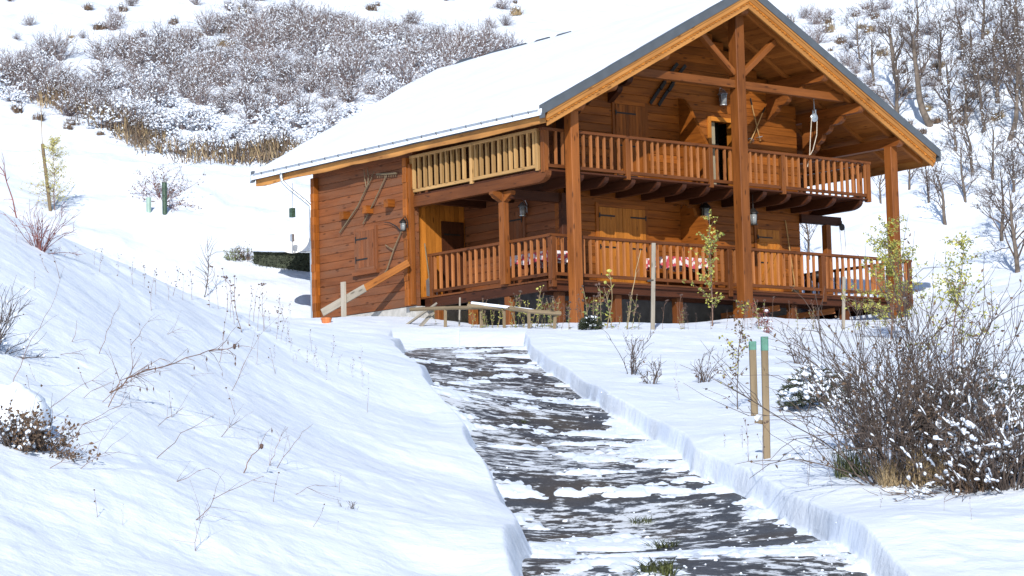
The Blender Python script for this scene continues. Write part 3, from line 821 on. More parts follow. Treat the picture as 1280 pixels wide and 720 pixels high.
gl = MB(); gl.box((a + .03, D + .13, z0), (a + .3, D + .15, z1 - .03)); gl.build('curtain', M['curtain'], fr)
gl = MB(); gl.box((b_ - .06, D - .45, z0 + .02), (b_ - .02, D - .035, z1 - .05)); gl.build('open_door', M['bright'], fr)
gl = MB(); gl.box((a - .1, D + .6, z0 - .1), (b_ + .1, D + .62, z1 + .2)); gl.build('unlit_room_sheet', M['black'], fr)  # black sheet standing in for the shade of the room behind the doorway
# shutters on walls that run along v
def vshutter(u, v0, v1, z0, z1, mat, hinge_far=True, frame='side', sill=True):
    fr = MB(); t = .09
    fr.box((u - .05, v0 - t, z0 - t), (u - .002, v0, z1 + t)); fr.box((u - .05, v1, z0 - t), (u - .002, v1 + t, z1 + t))
    fr.box((u - .05, v0, z1), (u - .002, v1, z1 + t)); fr.box((u - .07, v0, z0 - t), (u - .002, v1, z0))
    if sill: fr.box((u - .11, v0 - .14, z0 - .18), (u - .002, v1 + .14, z0 - t))
    f = part(fr, 'window_frame', M[frame])
    mb = MB(); nb = round((v1 - v0) / .115); wd = (v1 - v0) / nb
    for i in range(nb): mb.box((u - .065, v0 + i * wd + .002, z0 + .004), (u - .006, v0 + (i + 1) * wd - .002, z1 - .004))
    mb.build('shutter', M[mat], f)
    for zz in (z0 + .22, z1 - .2):
        hb = MB(); e = v1 if hinge_far else v0; q = e - .5 if hinge_far else e + .5
        hb.box((u - .073, min(e, q), zz - .02), (u - .066, max(e, q), zz + .02)); hb.box((u - .078, e - .02, zz - .08), (u - .0735, e + .02, zz + .08))
        hb.build('strap_hinge', M['iron'], f)
vshutter(UL, 6.88, 7.66, .92, 1.86, 'side')
vshutter(UN, 3.05, 3.62, 1.0, 1.98, 'side', False, sill=False)
pd = MB(); pd.box((-5.25, VP - .05, 0), (-4.56, VP - .003, 1.95)); f = part(pd, 'porch_door', M['dark'])
hb = MB(); hb.box((-5.2, VP - .06, 1.6), (-4.7, VP - .051, 1.64)); hb.build('strap_hinge', M['iron'], f)

# ------------------------------------------------------------------ things fixed to, hung on or standing at the chalet
def lantern(name, u, v, z, label, hang=0.0, s=1.0, mat='iron', wall=None):
    t = hthing(name, u, v, z, label, 'lantern')
    a = MB()
    a.lathe([(.0, .20 * s), (.03 * s, .19 * s), (.11 * s, .10 * s), (.115 * s, .085 * s), (.02 * s, .08 * s)], (0, 0, 0), 10); a.build('lamp_hood', M[mat], t)
    a = MB(); a.lathe([(.065 * s, -.13 * s), (.075 * s, .08 * s)], (0, 0, 0), 10); a.build('lamp_glass', M['lampglass'], t, smooth=True)
    a = MB()
    for k in range(4):
        q = math.pi / 2 * k + .4; a.tube([(.08 * s * math.cos(q), .08 * s * math.sin(q), .09 * s), (.07 * s * math.cos(q), .07 * s * math.sin(q), -.13 * s)], .006 * s, 4)
    a.lathe([(.085 * s, -.15 * s), (.085 * s, -.13 * s)], (0, 0, 0), 10); a.build('lamp_cage', M[mat], t)
    if hang:
        a = MB(); a.tube([(0, 0, .19 * s), (0, 0, .19 * s + hang)], .007, 5); a.build('chain', M['iron'], t)
    if wall:
        a = MB(); a.tube([(0, 0, .19 * s), (wall[0] * .5, wall[1] * .5, .26 * s), (wall[0], wall[1], .15 * s), (wall[0], wall[1], -.05 * s)], .012, 5); a.build('bracket', M[mat], t)
    return t
lantern('hanging_lantern', .93, .55, 1.86, 'dark iron lantern hanging under the balcony right of the central post', hang=.36, s=1.25)
lantern('wall_lantern', .98, D - .15, 5.05, 'shiny lantern on the gable wall above the upper door', s=1.2, mat='zinc', wall=(0, .14))
lantern('wall_lantern', UN - .15, 2.9, 1.98, 'lantern on the shaded log wall above the left table', s=1.0, mat='zinc', wall=(.14, 0))
lantern('wall_lantern', UL - .33, VP - .12, 1.75, 'small lantern on the corner logs beside the porch entrance', s=.9, mat='iron', wall=(.14, .0))
lantern('wall_lantern', .22, D - .16, 2.05, 'black lantern on the lower front wall behind the wavy partition', s=1.4, mat='iron', wall=(0, .15))

# farm tools on the side wall (u = UL), local x = out from wall is -u
def wtool(name, v, z, label, cat): return hthing(name, UL - .07, v, z, label, cat, 'old farm tools on the side wall')
t = wtool('hay_fork', 7.1, 3.35, 'wooden hay fork hung slantwise at the top of the side wall', 'hay fork')
a = MB(); a.tube([(0, -.02, -.35), (0, .45, -.85), (0, 1.24, -1.42 - .0)], .021, 6); a.build('handle', M['stake'], t)
for pts in ([(0, -.02, -.35), (0, -.05, -.1), (0, -.0, .12)], [(0, .02, -.4), (0, -.16, -.22), (0, -.30, -.02)], [(0, .04, -.42), (0, .10, -.2), (0, .14, .1)]):
    a = MB(); a.tube(pts, [.016, .014, .008], 5); a.build('tine', M['stake'], t)
t = wtool('hay_rake', 6.27, 3.1, 'wooden hay rake with a broad toothed head on the side wall', 'hay rake')
a = MB(); a.tube([(0, 0, .06), (0, .5, -.5), (0, 1.05, -1.06)], .019, 6); a.build('handle', M['stake'], t)
a = MB(); a.beam((0, -.42, .05), (0, .42, .13), .05, .045); h_ = a.build('rake_head', M['stake'], t)
a = MB()
for k in range(9): a.tube([(0, -.38 + .095 * k, .06 + .008 * k), (0, -.37 + .095 * k, -.03 + .008 * k)], .007, 4)
a.build('teeth', M['stake'], h_)
t = wtool('scythe', 5.72, 1.62, 'old scythe with a curved blade hung low on the side wall', 'scythe')
a = MB(); a.tube([(0, -.02, .05), (0, .3, -.35), (0, .62, -.85), (0, .80, -.98)], .018, 6); a.build('handle', M['stake'], t)
a = MB(); a.tube([(0, .32, -.38), (0, .52, -.30), (0, .66, -.22)], .014, 5); a.build('grip', M['stake'], t)
bl = [(0, 0, .02), (0, .2, .18), (0, .45, .3), (0, .72, .36)]
a = MB()
for i in range(3):
    p, q = Vector(bl[i]), Vector(bl[i + 1]); w0, w1 = .05 - .012 * i, .05 - .012 * (i + 1)
    a.add([p, q, q + Vector((0, 0, w1)), p + Vector((0, 0, w0)), p + Vector((.006, 0, 0)), q + Vector((.006, 0, 0)), q + Vector((.006, 0, w1)), p + Vector((.006, 0, w0))], [(0, 1, 2, 3), (7, 6, 5, 4), (0, 4, 5, 1), (3, 2, 6, 7)])
a.build('blade', M['iron'], t)
# skis, ski poles on the gable
for i, (u, z, lab) in enumerate(((-1.45, 4.72, 'left of the two dark skis slanting on the gable wall'), (-1.17, 4.70, 'right of the two dark skis slanting on the gable wall'))):
    t = hthing('ski', u, D - .05, z, lab, 'ski', 'pair of skis on the gable wall')
    a = MB(); pts = [(0, 0, 0), (.55, 0, .66), (.84, -.01, .99), (.93, -.05, 1.1)]
    for p, q in zip(pts, pts[1:]): a.beam(p, q, .02, .085, up=(-.77, 0, .64))
    a.build('ski_board', M['iron'], t)
    a = MB(); a.beam((.33, -.03, .40), (.5, -.03, .60), .04, .09, up=(-.77, 0, .64)); a.build('binding', M['iron'], t)
for p, q, lab in (((2.05, 5.15), (2.35, 4.08), 'bamboo ski pole with its basket to the right of the crossed pair'), ((2.55, 4.95), (1.97, 3.98), 'bamboo ski pole with its basket to the left of the crossed pair')):
    t = hthing('ski_pole', q[0], D - .06, q[1], lab, 'ski pole', 'crossed ski poles on the gable wall')
    d = Vector((p[0] - q[0], 0, p[1] - q[1]))
    a = MB(); a.tube([(0, 0, 0), d], .016, 6); a.build('shaft', M['new'], t)
    a = MB(); a.tube([d * .86 + Vector((0, -.004, 0)), d * 1.02 + Vector((0, -.004, 0))], .021, 6); a.build('grip', M['iron'], t)
    c_ = d.normalized(); a = MB(); b1 = c_.orthogonal().normalized(); b2 = c_.cross(b1)
    a.tube([c_ * .1 + (b1 * math.cos(k * .5236) + b2 * math.sin(k * .5236)) * .085 for k in range(13)], .009, 5)
    for k in range(4): a.tube([c_ * .1, c_ * .1 + (b1 * math.cos(k * 1.57) + b2 * math.sin(k * 1.57)) * .085], .005, 4)
    a.build('basket', M['zinc'], t)
# pulley with its rope under the right purlin
t = hthing('pulley', 3.0, .3, 4.55, 'steel pulley with a looped rope hanging under the roof right of the ski poles', 'pulley')
a = MB(); a.lathe([(.10, -.025), (.11, -.02), (.085, 0), (.11, .02), (.10, .025)], (0, 0, 0), 14, axis='y'); a.build('wheel', M['zinc'], t)
a = MB(); a.box((-.025, -.05, -.02), (.025, -.035, .2)); a.box((-.025, .035, -.02), (.025, .05, .2)); a.box((-.025, -.034, .17), (.025, .034, .2)); a.tube([(0, 0, .2), (0, 0, .62)], .013, 6); a.build('hook', M['zinc'], t)
a = MB(); a.tube([(-.10, 0, 0), (-.17, 0, -.5), (-.22, 0, -.95), (-.3, .02, -1.3)], .011, 5); a.tube([(.10, 0, 0), (.06, 0, -.45), (-.10, 0, -.85), (-.2, 0, -.98)], .011, 5); a.build('rope', M['rope'], t)
t = hthing('pulley', 5.2, D - .02, 1.98, 'small dark pulley with a thin line at the end of the right porch beam', 'pulley')
a = MB(); a.lathe([(.085, -.02), (.095, -.016), (.07, 0), (.095, .016), (.085, .02)], (0, -.12, 0), 12, axis='y'); a.build('wheel', M['iron'], t)
a = MB(); a.tube([(0, -.12, .0), (0, -.12, .16), (0, -.02, .18)], .011, 5); a.build('hook', M['iron'], t)
a = MB(); a.tube([(.09, -.12, 0), (.12, -.12, -.7), (.02, -.12, -1.2)], .006, 4); a.tube([(-.09, -.12, 0), (-.04, -.12, -.7), (.02, -.12, -1.2)], .006, 4); a.build('line', M['rope'], t)
# satellite dish and bird feeder at the back corner
t = hthing('satellite_dish', UL - .30, VB + .35, 1.55, 'white satellite dish on the rear corner of the side wall', 'satellite dish')
a = MB(); n = 20; vs = []; ax = Vector((-.55, -.80, .25)).normalized(); b1 = ax.cross(Vector((0, 0, 1))).normalized(); b2 = b1.cross(ax); c0 = Vector((-.25, .0, .35))
fs = []
for i in range(6):
    rr = .44 * i / 5
    for k in range(n):
        q = 2 * math.pi * k / n; vs.append(c0 + (b1 * math.cos(q) + b2 * math.sin(q)) * rr + ax * (rr * rr * .45))
m_ = len(vs)
vs += [p - ax * .012 for p in vs]
for off in (0, m_):
    for i in range(5):
        for k in range(n):
            f = (off + i * n + k, off + i * n + (k + 1) % n, off + (i + 1) * n + (k + 1) % n, off + (i + 1) * n + k); fs.append(f if off else f[::-1])
for k in range(n): fs.append((5 * n + k, 5 * n + (k + 1) % n, m_ + 5 * n + (k + 1) % n, m_ + 5 * n + k))
a.add(vs, fs); a.build('reflector', M['white'], t, smooth=True)
a = MB(); a.tube([c0 - b2 * .42 + ax * .08, c0 - b2 * .38 + ax * .42, c0 - b2 * .2 + ax * .5], .016, 6); a.box(c0 + ax * .5 - b2 * .22 - Vector((.035, .035, .05)), c0 + ax * .5 - b2 * .12 + Vector((.035, .035, .05))); a.build('receiver_arm', M['zinc'], t)
a = MB(); a.tube([(.28, -.3, 0), (-.05, -.1, 0), (-.2, .05, .1), c0 - ax * .02], .02, 6); a.box((.24, -.42, -.12), (.296, -.25, .12)); a.build('wall_mount', M['zinc'], t)
t = hthing('bird_feeder', -W + .12, 9.9, 2.72, 'green bird feeder hanging from the roof corner beside the downpipe', 'bird feeder')
a = MB(); a.beam((0, 0, 0), (0, 0, -.24), .13, .11); a.build('seed_cage', M['feeder'], t)
a = MB(); a.tube([(0, 0, 0), (.02, 0, .3), (.02, 0, .66)], .005, 4); a.build('wire', M['iron'], t)
# snow shovel leaning in the porch entrance, broom by the right door
t = hthing('snow_shovel', UL + .45, VP - .15, 0.0, 'grey snow shovel leaning against the porch wall beside the entrance', 'snow shovel')
a = MB(); a.tube([(-.1, .06, 1.35), (0, 0, .3)], .017, 6); a.build('handle', M['stake'], t)
a = MB(); a.prism([(-.16, -.06, .02), (.2, -.06, .0), (.16, .0, .42), (.02, .03, .52), (-.12, .0, .42)], (0, .012, 0)); a.build('blade', M['zinc'], t)
t = hthing('broom', 3.32, D - .13, 0.0, 'broom with a pale handle leaning on the wall right of the lower door', 'broom')
a = MB(); a.tube([(-.12, .1, 2.05), (.03, -.02, .3)], .017, 6); a.build('handle', M['new'], t)
a = MB(); a.prism([(-.1, -.05, .0), (.18, -.05, 0), (.1, -.05, .34), (-.03, -.05, .34)], (0, .07, 0)); a.build('bristles', M['straw'], t)
t = hthing('barbecue', 3.9, 1.25, 0.0, 'small black barbecue on the terrace in front of the right wall corner', 'barbecue')
a = MB(); a.lathe([(.06, .42), (.17, .48), (.2, .58), (.19, .62), (.12, .70), (.0, .73)], (0, 0, 0), 14); a.build('kettle', M['iron'], t, smooth=True)
for k in range(3):
    q = 2.094 * k; a = MB(); a.tube([(.12 * math.cos(q), .12 * math.sin(q), .47), (.2 * math.cos(q), .2 * math.sin(q), 0)], .012, 5); a.build('leg', M['iron'], t)
# tables with red and white cloths
for (u0, u1, v0, v1, lt, lc) in ((-5.45, -4.75, .95, 2.5, 'wooden table on the left corner of the lower terrace', 'red and white cloth on the table at the left corner of the terrace'),
                                  (-.9, 1.7, .75, 1.45, 'long wooden table on the lower terrace before the wavy partition', 'red and white cloth on the long table behind the front railing')):
    if u1 > 0: u0, u1 = -2.05, -.62; v0, v1 = .62, 1.3
    cx_, cy_ = (u0 + u1) / 2, (v0 + v1) / 2; x_, y_ = (u1 - u0) / 2, (v1 - v0) / 2
    t = hthing('table', cx_, cy_, 0, lt, 'table', 'tables on the terrace')
    a = MB(); a.box((-x_, -y_, .70), (x_, y_, .74)); a.build('tabletop', M['rail'], t)
    for sx in (-1, 1):
        for sy in (-1, 1): a = MB(); a.box((sx * (x_ - .08) - .035, sy * (y_ - .08) - .035, 0), (sx * (x_ - .08) + .035, sy * (y_ - .08) + .035, .70)); a.build('leg', M['rail'], t)
    e = hthing('tablecloth', cx_, cy_, .743, lc, 'tablecloth', 'red and white tablecloths')
    a = MB(); X, Y = x_ + .02, y_ + .02; nn = 48; vs = []
    per = [(X, -Y), (X, Y), (-X, Y), (-X, -Y)]
    ring = []
    for i in range(4):
        p, q = per[i], per[(i + 1) % 4]
        for j in range(nn // 4):
            f_ = j / (nn // 4); ring.append((p[0] + (q[0] - p[0]) * f_, p[1] + (q[1] - p[1]) * f_))
    top_ = [(x, y, .004) for x, y in ring]
    lo_ = []
    for j, (x, y) in enumerate(ring):
        k = 1 + .035 * math.sin(j * 1.7) + .03; lo_.append((x * k, y * k, -.24 - .035 * math.sin(j * .9) - (.05 if j % (nn // 4) == 0 else 0)))
    vs = top_ + lo_
    a.add(vs, [tuple(range(nn))] + [(j, nn + j, nn + (j + 1) % nn, (j + 1) % nn) for j in range(nn)]); a.build('cloth', M['cloth'], e)

# ------------------------------------------------------------------ timber and posts in the snow before the chalet
def gthing(name, p, label, cat, group=None, rz=0):
    return tag(empty(name, p, rz), label, cat, group)
P0 = H(UL - .42, VP - .25, 0)
a_, b_ = at(456, 404), None
t = gthing('stair_rail', a_, 'weathered sloping hand rail from a short grey post up to the porch corner', 'hand rail')
inv = -a_
foot = H(-7.55, 7.35, -.28); head = H(UL - .24, VP - .22, .82)
stk = H(-7.35, 6.72, 0); gs = gz(stk.x, stk.y)
t.location = (stk.x, stk.y, gs)
o_ = Vector((stk.x, stk.y, gs)); 
a = MB(); a.beam((0, 0, -.4), (0, 0, (H(0, 0, 0).z + .45) - gs), .16, .05, up=(cT, sT, 0)); a.build('post', M['grey'], t)
a = MB(); mid = (foot + head) / 2; a.beam(foot - o_ + Vector((0, -.07, 0)), mid - o_ + Vector((0, -.07, 0)), .05, .19); a.build('lower_board', M['grey'], t)
a = MB(); a.beam(mid - o_ + Vector((0, -.07, .0)), head - o_ + Vector((0, -.07, 0)), .05, .17); a.build('upper_board', M['soffit'], t)
# low fence of round rails
fp = [(513, 392), (556, 409), (601, 410), (630, 410), (661, 411), (691, 411)]
tops = [(513, 386), (556.7, 385), (601.5, 384.5), (630, 386), (661, 389), (694, 392)]
base_p = [at(x, y, 50) for x, y in fp[1:]]
t = gthing('low_fence', base_p[0], 'low pole fence with snow on its rail before the terrace', 'fence')
o_ = base_p[0]
def raise_(px, py, y): r = ray(px, py); return r * (y / r.y)
tp = [raise_(x, y, b.y) for (x, y), b in zip(tops[1:], base_p)]
start = raise_(513, 387, base_p[0].y + .5)
a = MB(); a.tube([start - o_, tp[0] - o_, tp[1] - o_, tp[2] - o_], .045, 7); a.build('rail', M['stake'], t)
a = MB(); a.tube([tp[1] - o_ + Vector((-.3, 0, .05)), tp[2] - o_ + Vector((0, 0, .03)), tp[3] - o_, tp[4] - o_ + Vector((.12, 0, 0))], .05, 7); a.build('rail', M['stake'], t)
a = MB(); a.beam(tp[1] - o_ + Vector((-.2, 0, .11)), tp[4] - o_ + Vector((-.5, 0, .09)), .12, .06, ch=.02); a.build('rail_snow', M['snow'], t)
for p, q in zip(base_p, tp):
    a = MB(); a.beam(p - o_ + Vector((0, .06, -.4)), q - o_ + Vector((0, .06, -.02)), .13, .07, up=(1, 0, 0)); a.build('post', M['stake'], t)
for (x0, y0, x1, y1, lab) in ((506, 405, 545, 380, 'long grey plank tipped up in the snow by the low fence'), (523, 408, 540, 392, 'short grey plank stuck in the snow under the longer one')):
    p = at(x0, y0, 50); q = raise_(x1, y1, p.y + .4)
    t = gthing('grey_plank', p, lab, 'plank', 'grey planks by the low fence'); a = MB(); a.beam(Vector((0, 0, -.05)), q - p, .16, .04, up=(0, .3, 1)); o = a.build('plank_board', M['grey'], t)
p = at(408, 404, 50)
t = gthing('plant_pot', p, 'small orange pot half buried in snow at the foot of the side wall', 'pot')
a = MB(); a.lathe([(.09, -.05), (.12, .09), (.13, .09), (.13, .12), (.10, .12), (.07, .05)], (0, 0, 0), 14); a.build('pot', M['orange'], t)
# stakes in the planting strip, capped posts on the right
for (x, y0, y1, lab, w_) in ((815, 412, 304, 'tall grey stake standing before the lower railing with a dark tie', .11), (1053, 412, 346, 'grey stake among the yellow leaves near the right end of the terrace', .09), (573, 408, 372, 'thin grey stick in the snow near the left end of the low fence', .05)):
    p = at(x, y0, 48); q = raise_(x + 2, y1, p.y)
    t = gthing('wooden_stake', p, lab, 'stake', 'stakes in the planting strip'); a = MB(); a.beam((0, 0, -.4), q - p, w_, w_ * .8, up=(1, 0, 0), ch=.01); a.build('pole', M['grey'], t)
    if w_ > .1: a = MB(); zz = (q - p).z * .56; a.box((-.065, -.065, zz), (.065, .065, zz + .03)); a.build('tie', M['iron'], t)
t = None
for (x, y0, y1, lab) in ((958, 574, 421, 'taller and nearer of two wooden posts with green painted tops'), (943, 520, 427, 'shorter and farther of two wooden posts with green painted tops')):
    p = at(x, y0, 16)
    q = raise_(x - 2.5, y1, p.y); d = q - p; w_ = 10.5 / F_PX * p.y
    t = gthing('green_topped_post', p, lab, 'post', 'posts with green tops'); a = MB(); a.beam((0, 0, -.4), d * .885, w_, w_ * .8, up=(1, 0, 0), ch=.008); a.build('pole', M['stake'], t)
    a = MB(); a.beam(d * .885, d, w_ + .004, w_ * .8 + .004, up=(1, 0, 0), ch=.008); a.build('painted_top', M['greenpaint'], t)
    if y0 > 550:
        b2 = MB(); b2.beam(d * .30 + Vector((-.03, 0, 0)), d * .30 + Vector((-.10, .05, .02)), .035, .04); b2.build('broken_rail', M['stake'], t)
        b2 = MB(); b2.blob(d * .30 + Vector((-.08, .03, .05)), .06); b2.build('snow_cap', M['snow'], t)

# ------------------------------------------------------------------ vegetation
def rdir(tilt, az): return Vector((math.sin(tilt) * math.cos(az), math.sin(tilt) * math.sin(az), math.cos(tilt)))
def wander(p, d, L, n, droop=0.0, wob=.18, rng=random):
    pts = [Vector(p)]; d = Vector(d).normalized()
    for i in range(n):
        d = (d + Vector((rng.gauss(0, wob), rng.gauss(0, wob), rng.gauss(0, wob) - droop))).normalized()
        pts.append(pts[-1] + d * (L / n))
    return pts
def taper(r0, r1, n): return [r0 + (r1 - r0) * i / (n - 1) for i in range(n)]

def bush(seed, h, spread, stems, subs, r, snow=0, snr=.05, leaves=0, lsize=.04, droop=.02, lowsnow=.3, leafmat=2, hiskip=0.0):
    """many thin stems from one root; material 0 twigs, 1 snow, 2 leaves"""
    st = random.getstate(); random.seed(seed); mb = MB(); ends = []; segs = []
    for i in range(stems):
        az = rnd(0, 6.283); tl = abs(random.gauss(0, spread)); L = h * rnd(.55, 1.12)
        p0 = Vector((math.cos(az), math.sin(az), 0)) * rnd(0, .12) * h
        pts = wander(p0 - Vector((0, 0, .08)), rdir(tl, az), L, 5, droop)
        mb.tube(pts, taper(r, r * .35, 6), 3, 0, cap=False); ends += pts[2:]; segs += list(zip(pts[2:-1], pts[3:]))
        for j in range(subs):
            k = random.randint(1, 4); t = rnd()
            q = pts[k].lerp(pts[k + 1], t); d = (pts[k + 1] - pts[k]).normalized() + Vector((random.gauss(0, .55), random.gauss(0, .55), rnd(-.1, .5)))
            sp_ = wander(q, d, L * rnd(.15, .42), 3, 0, .25)
            mb.tube(sp_, taper(r * .5, r * .22, 4), 3, 0, cap=False); ends += sp_[1:]; segs += list(zip(sp_[:-1], sp_[1:]))
    for i in range(snow):
        k = random.randrange(len(segs)); p, q = segs[k]
        if p.z > h * .6 and rnd() < hiskip: continue
        big_ = p.z < h * lowsnow and rnd() < .45
        rr = snr * rnd(.4, 1.0) * (1.5 if big_ else .8); up = Vector((0, 0, r + rr * .25))
        c_ = p.lerp(q, rnd()) + up; e = (q - p) * (.5 if not big_ else .3)
        if e.length > snr * 2.6: e = e.normalized() * snr * 2.6
        mb.tube([c_ - e * .8, c_ - e * .3 + Vector((0, 0, rr * .2)), c_ + e * .35 + Vector((rnd(-rr, rr) * .3, rnd(-rr, rr) * .3, rr * .15)), c_ + e * .8], [rr * .15, rr * rnd(.5, .75), rr * rnd(.5, .8), rr * .12], 5, 1, cap=False)
        if big_ and snr > .035: mb.blob(c_, rr * rnd(.7, 1.0), .7, 1)
    for i in range(leaves):
        p = random.choice(ends); mb.leaf(p + Vector((rnd(-.04, .04), rnd(-.04, .04), rnd(-.04, .04))), rdir(rnd(.3, 2.6), rnd(0, 6.283)), lsize * rnd(.6, 1.3), lsize * .6, leafmat)
    random.setstate(st); return mb
def tussock(seed, h, n, w=.012, snow=0, spread=.5):
    st = random.getstate(); random.seed(seed); mb = MB()
    for i in range(n):
        az = rnd(0, 6.283); p = Vector((rnd(-.5, .5) * h * .8, rnd(-.5, .5) * h * .8, -.05)); L = h * rnd(.5, 1.2); d = rdir(abs(random.gauss(0, spread)), az)
        q = Vector((-math.sin(az), math.cos(az), 0)) * w * .5; m1 = p + d * L * .55; m2 = m1 + (d + Vector((math.cos(az) * .5, math.sin(az) * .5, -.35))) * L * .45
        mb.add([p - q, p + q, m1 + q * .8, m2, m1 - q * .8], [(0, 1, 2, 4), (4, 2, 3)], None, None, 0)
    for i in range(snow): mb.blob((rnd(-.4, .4) * h, rnd(-.4, .4) * h, rnd(.1, .7) * h), h * .16 * rnd(.6, 1.4), .6, 1)
    random.setstate(st); return mb
def weed(seed, h, heads=5, mats=None, lean=.15, leaf=0, r=.006):
    """dry weed: thin stem, a few side stems, seed heads (1) or withered leaves (2)"""
    st = random.getstate(); random.seed(seed); mb = MB(); az = rnd(0, 6.28)
    pts = wander((0, 0, -.08), rdir(abs(random.gauss(0, lean)), az), h, 7, .0, .07); mb.tube(pts, taper(r, r * .4, 8), 4, 0, cap=False); E_ = [pts[-1]]
    for i in range(heads):
        k = random.randint(3, 6); d = (pts[k + 1] - pts[k]).normalized() + rdir(1.3, rnd(0, 6.28)) * .7
        sp_ = wander(pts[k], d, h * rnd(.08, .26), 3, -.05, .1); mb.tube(sp_, taper(r * .55, r * .3, 4), 3, 0, cap=False); E_.append(sp_[-1])
    for e in E_: mb.blob(e, r * rnd(2.0, 3.8), 1.0, 1)
    for i in range(leaf):
        k = random.randint(1, 6); mb.leaf(pts[k], rdir(rnd(.6, 2.4), rnd(0, 6.28)), h * rnd(.05, .12), h * .04, 2)
    random.setstate(st); return mb
SHR = [M['twig'], M['twigsnow'], M['bleaf']]

# --- snowy shrubs over the hillside
hs = [bush(100 + i, 1.05 + .1 * (i % 3),   .66, 66, 7, .011, 300 + 60 * (i % 2), .030, 70, .06, lowsnow=.6).mesh('hill_shrub', [M['hilltwig'], M['twigsnow'], M['bleaf']]) for i in range(5)]
hs2 = [bush(120 + i, .85, .9, 54, 6, .012, 470, .05, 40, .06, droop=.16, lowsnow=1.2).mesh('hill_shrub', [M['hilltwig'], M['twigsnow'], M['bleaf']]) for i in range(3)]
HL = 'low snow dusted shrub in the thicket on the hillside behind the chalet'
def inpoly(x, y, P):
    c = False; j = len(P) - 1
    for i in range(len(P)):
        if (P[i][1] > y) != (P[j][1] > y) and x < (P[j][0] - P[i][0]) * (y - P[i][1]) / (P[j][1] - P[i][1]) + P[i][0]: c = not c
        j = i
    return c
def place(mesh, p, name, label, cat, group=None, s=1.0, mats=None):
    o = bpy.data.objects.new(name, mesh); COL.objects.link(o); o.location = p; o.rotation_euler = (0, 0, rnd(0, 6.283))
    o.scale = (s * rnd(.85, 1.2), s * rnd(.85, 1.2), s * rnd(.85, 1.15)); return tag(o, label, cat, group)
THK = [(-20, 95), (60, 70), (130, 75), (230, 50), (300, 30), (400, 25), (500, 40), (640, 70), (560, 110), (470, 150), (420, 185), (350, 205), (300, 200), (260, 195), (180, 190), (165, 165), (130, 160), (60, 140), (-20, 118)]
n = 0; tries = 0; pts_ = []
random.seed(31)
while n < 205 and tries < 9000:
    tries += 1; x, y = rnd(-20, 640), rnd(20, 207)
    if not inpoly(x, y, THK): continue
    if fbm(np.array([x / 48.]), np.array([y / 20.]), 2, 5)[0] < .33 and y < 175: continue
    p = at(x, y, 60)
    if any((p.x - q[0]) ** 2 + ((p.y - q[1]) * .8) ** 2 < .42 for q in pts_): continue
    pts_.append((p.x, p.y)); n += 1
    low_ = y > 150 + rnd(-25, 25); place(random.choice(hs2 if low_ or rnd() < .22 else hs), p, 'hill_shrub', HL, 'shrub', 'snowy shrubs on the hillside', rnd(.62, 1.1))
# looser shrubs higher up and on the right hand slope
for (x0, x1, y0, y1, cnt) in ((0, 640, 0, 85, 46), (985, 1060, 15, 60, 7), (1040, 1290, 10, 120, 30), (1050, 1130, 60, 140, 7)):
    for i in range(cnt):
        p = at(rnd(x0, x1), rnd(y0, y1), 60)
        place(random.choice(hs), p, 'hill_shrub', 'small shrub scattered over the open snowy hillside', 'shrub', 'scattered shrubs on the hillside', rnd(.25, .8))
# brown grass tussocks showing through
tu = [tussock(200 + i, .5, 130, .022, 5).mesh('grass_tussock', [M['straw'], M['twigsnow']]) for i in range(3)]
tu2 = [tussock(210 + i, .45, 110, .022, 3).mesh('grass_tussock', [M['bleaf'], M['twigsnow']]) for i in range(3)]
for (x0, x1, y0, y1, cnt) in ((0, 660, 0, 60, 36), (985, 1290, 0, 170, 60), (0, 130, 130, 170, 6)):
    for i in range(cnt):
        x, y = rnd(x0, x1), rnd(y0, y1)
        p = at(x, y, 60); place(random.choice(tu + tu2 + tu2), p, 'grass_tussock', 'brown tussock of dry grass poking out of the hillside snow', 'grass tussock', 'grass tussocks on the hillside', rnd(.4, 1.1))
# the dark grassy bank under the thicket: one mass of straw
mb = MB(); random.seed(5)
seg = [(55, 132), (90, 142), (120, 158), (150, 168), (185, 190), (235, 205), (290, 207), (335, 205), (365, 200)]
for k in range(3600):
    i = random.randint(0, len(seg) - 2); t = rnd(); x = seg[i][0] + (seg[i + 1][0] - seg[i][0]) * t; y = seg[i][1] + (seg[i + 1][1] - seg[i][1]) * t
    if vnoise(np.array([x / 22.]), np.array([1.]), 8)[0] < .3: continue
    if k % 6 == 0: c_ = at(x, y - rnd(0, 18), 60)
    p = c_ + Vector((rnd(-.5, .5), rnd(-.6, .6), -.02)); az = rnd(0, 6.28); L_ = rnd(.2, .75); d = (rdir(abs(random.gauss(0, .45)), az) + Vector((0, -.35, 0))).normalized()
    q = Vector((.016, 0, 0)); mb.add([p - q, p + q, p + d * L_ * .6 + q * .7, p + d * L_ + Vector((0, -.12, -.1)), p + d * L_ * .6 - q * .7], [(0, 1, 2, 4), (4, 2, 3)], None, None, k % 3)
tag(mb.build('dry_grass', [M['straw'], M['bleaf'], M['bark']]), 'band of dry brown grass under the snowy thicket', 'dry grass', kind='stuff')

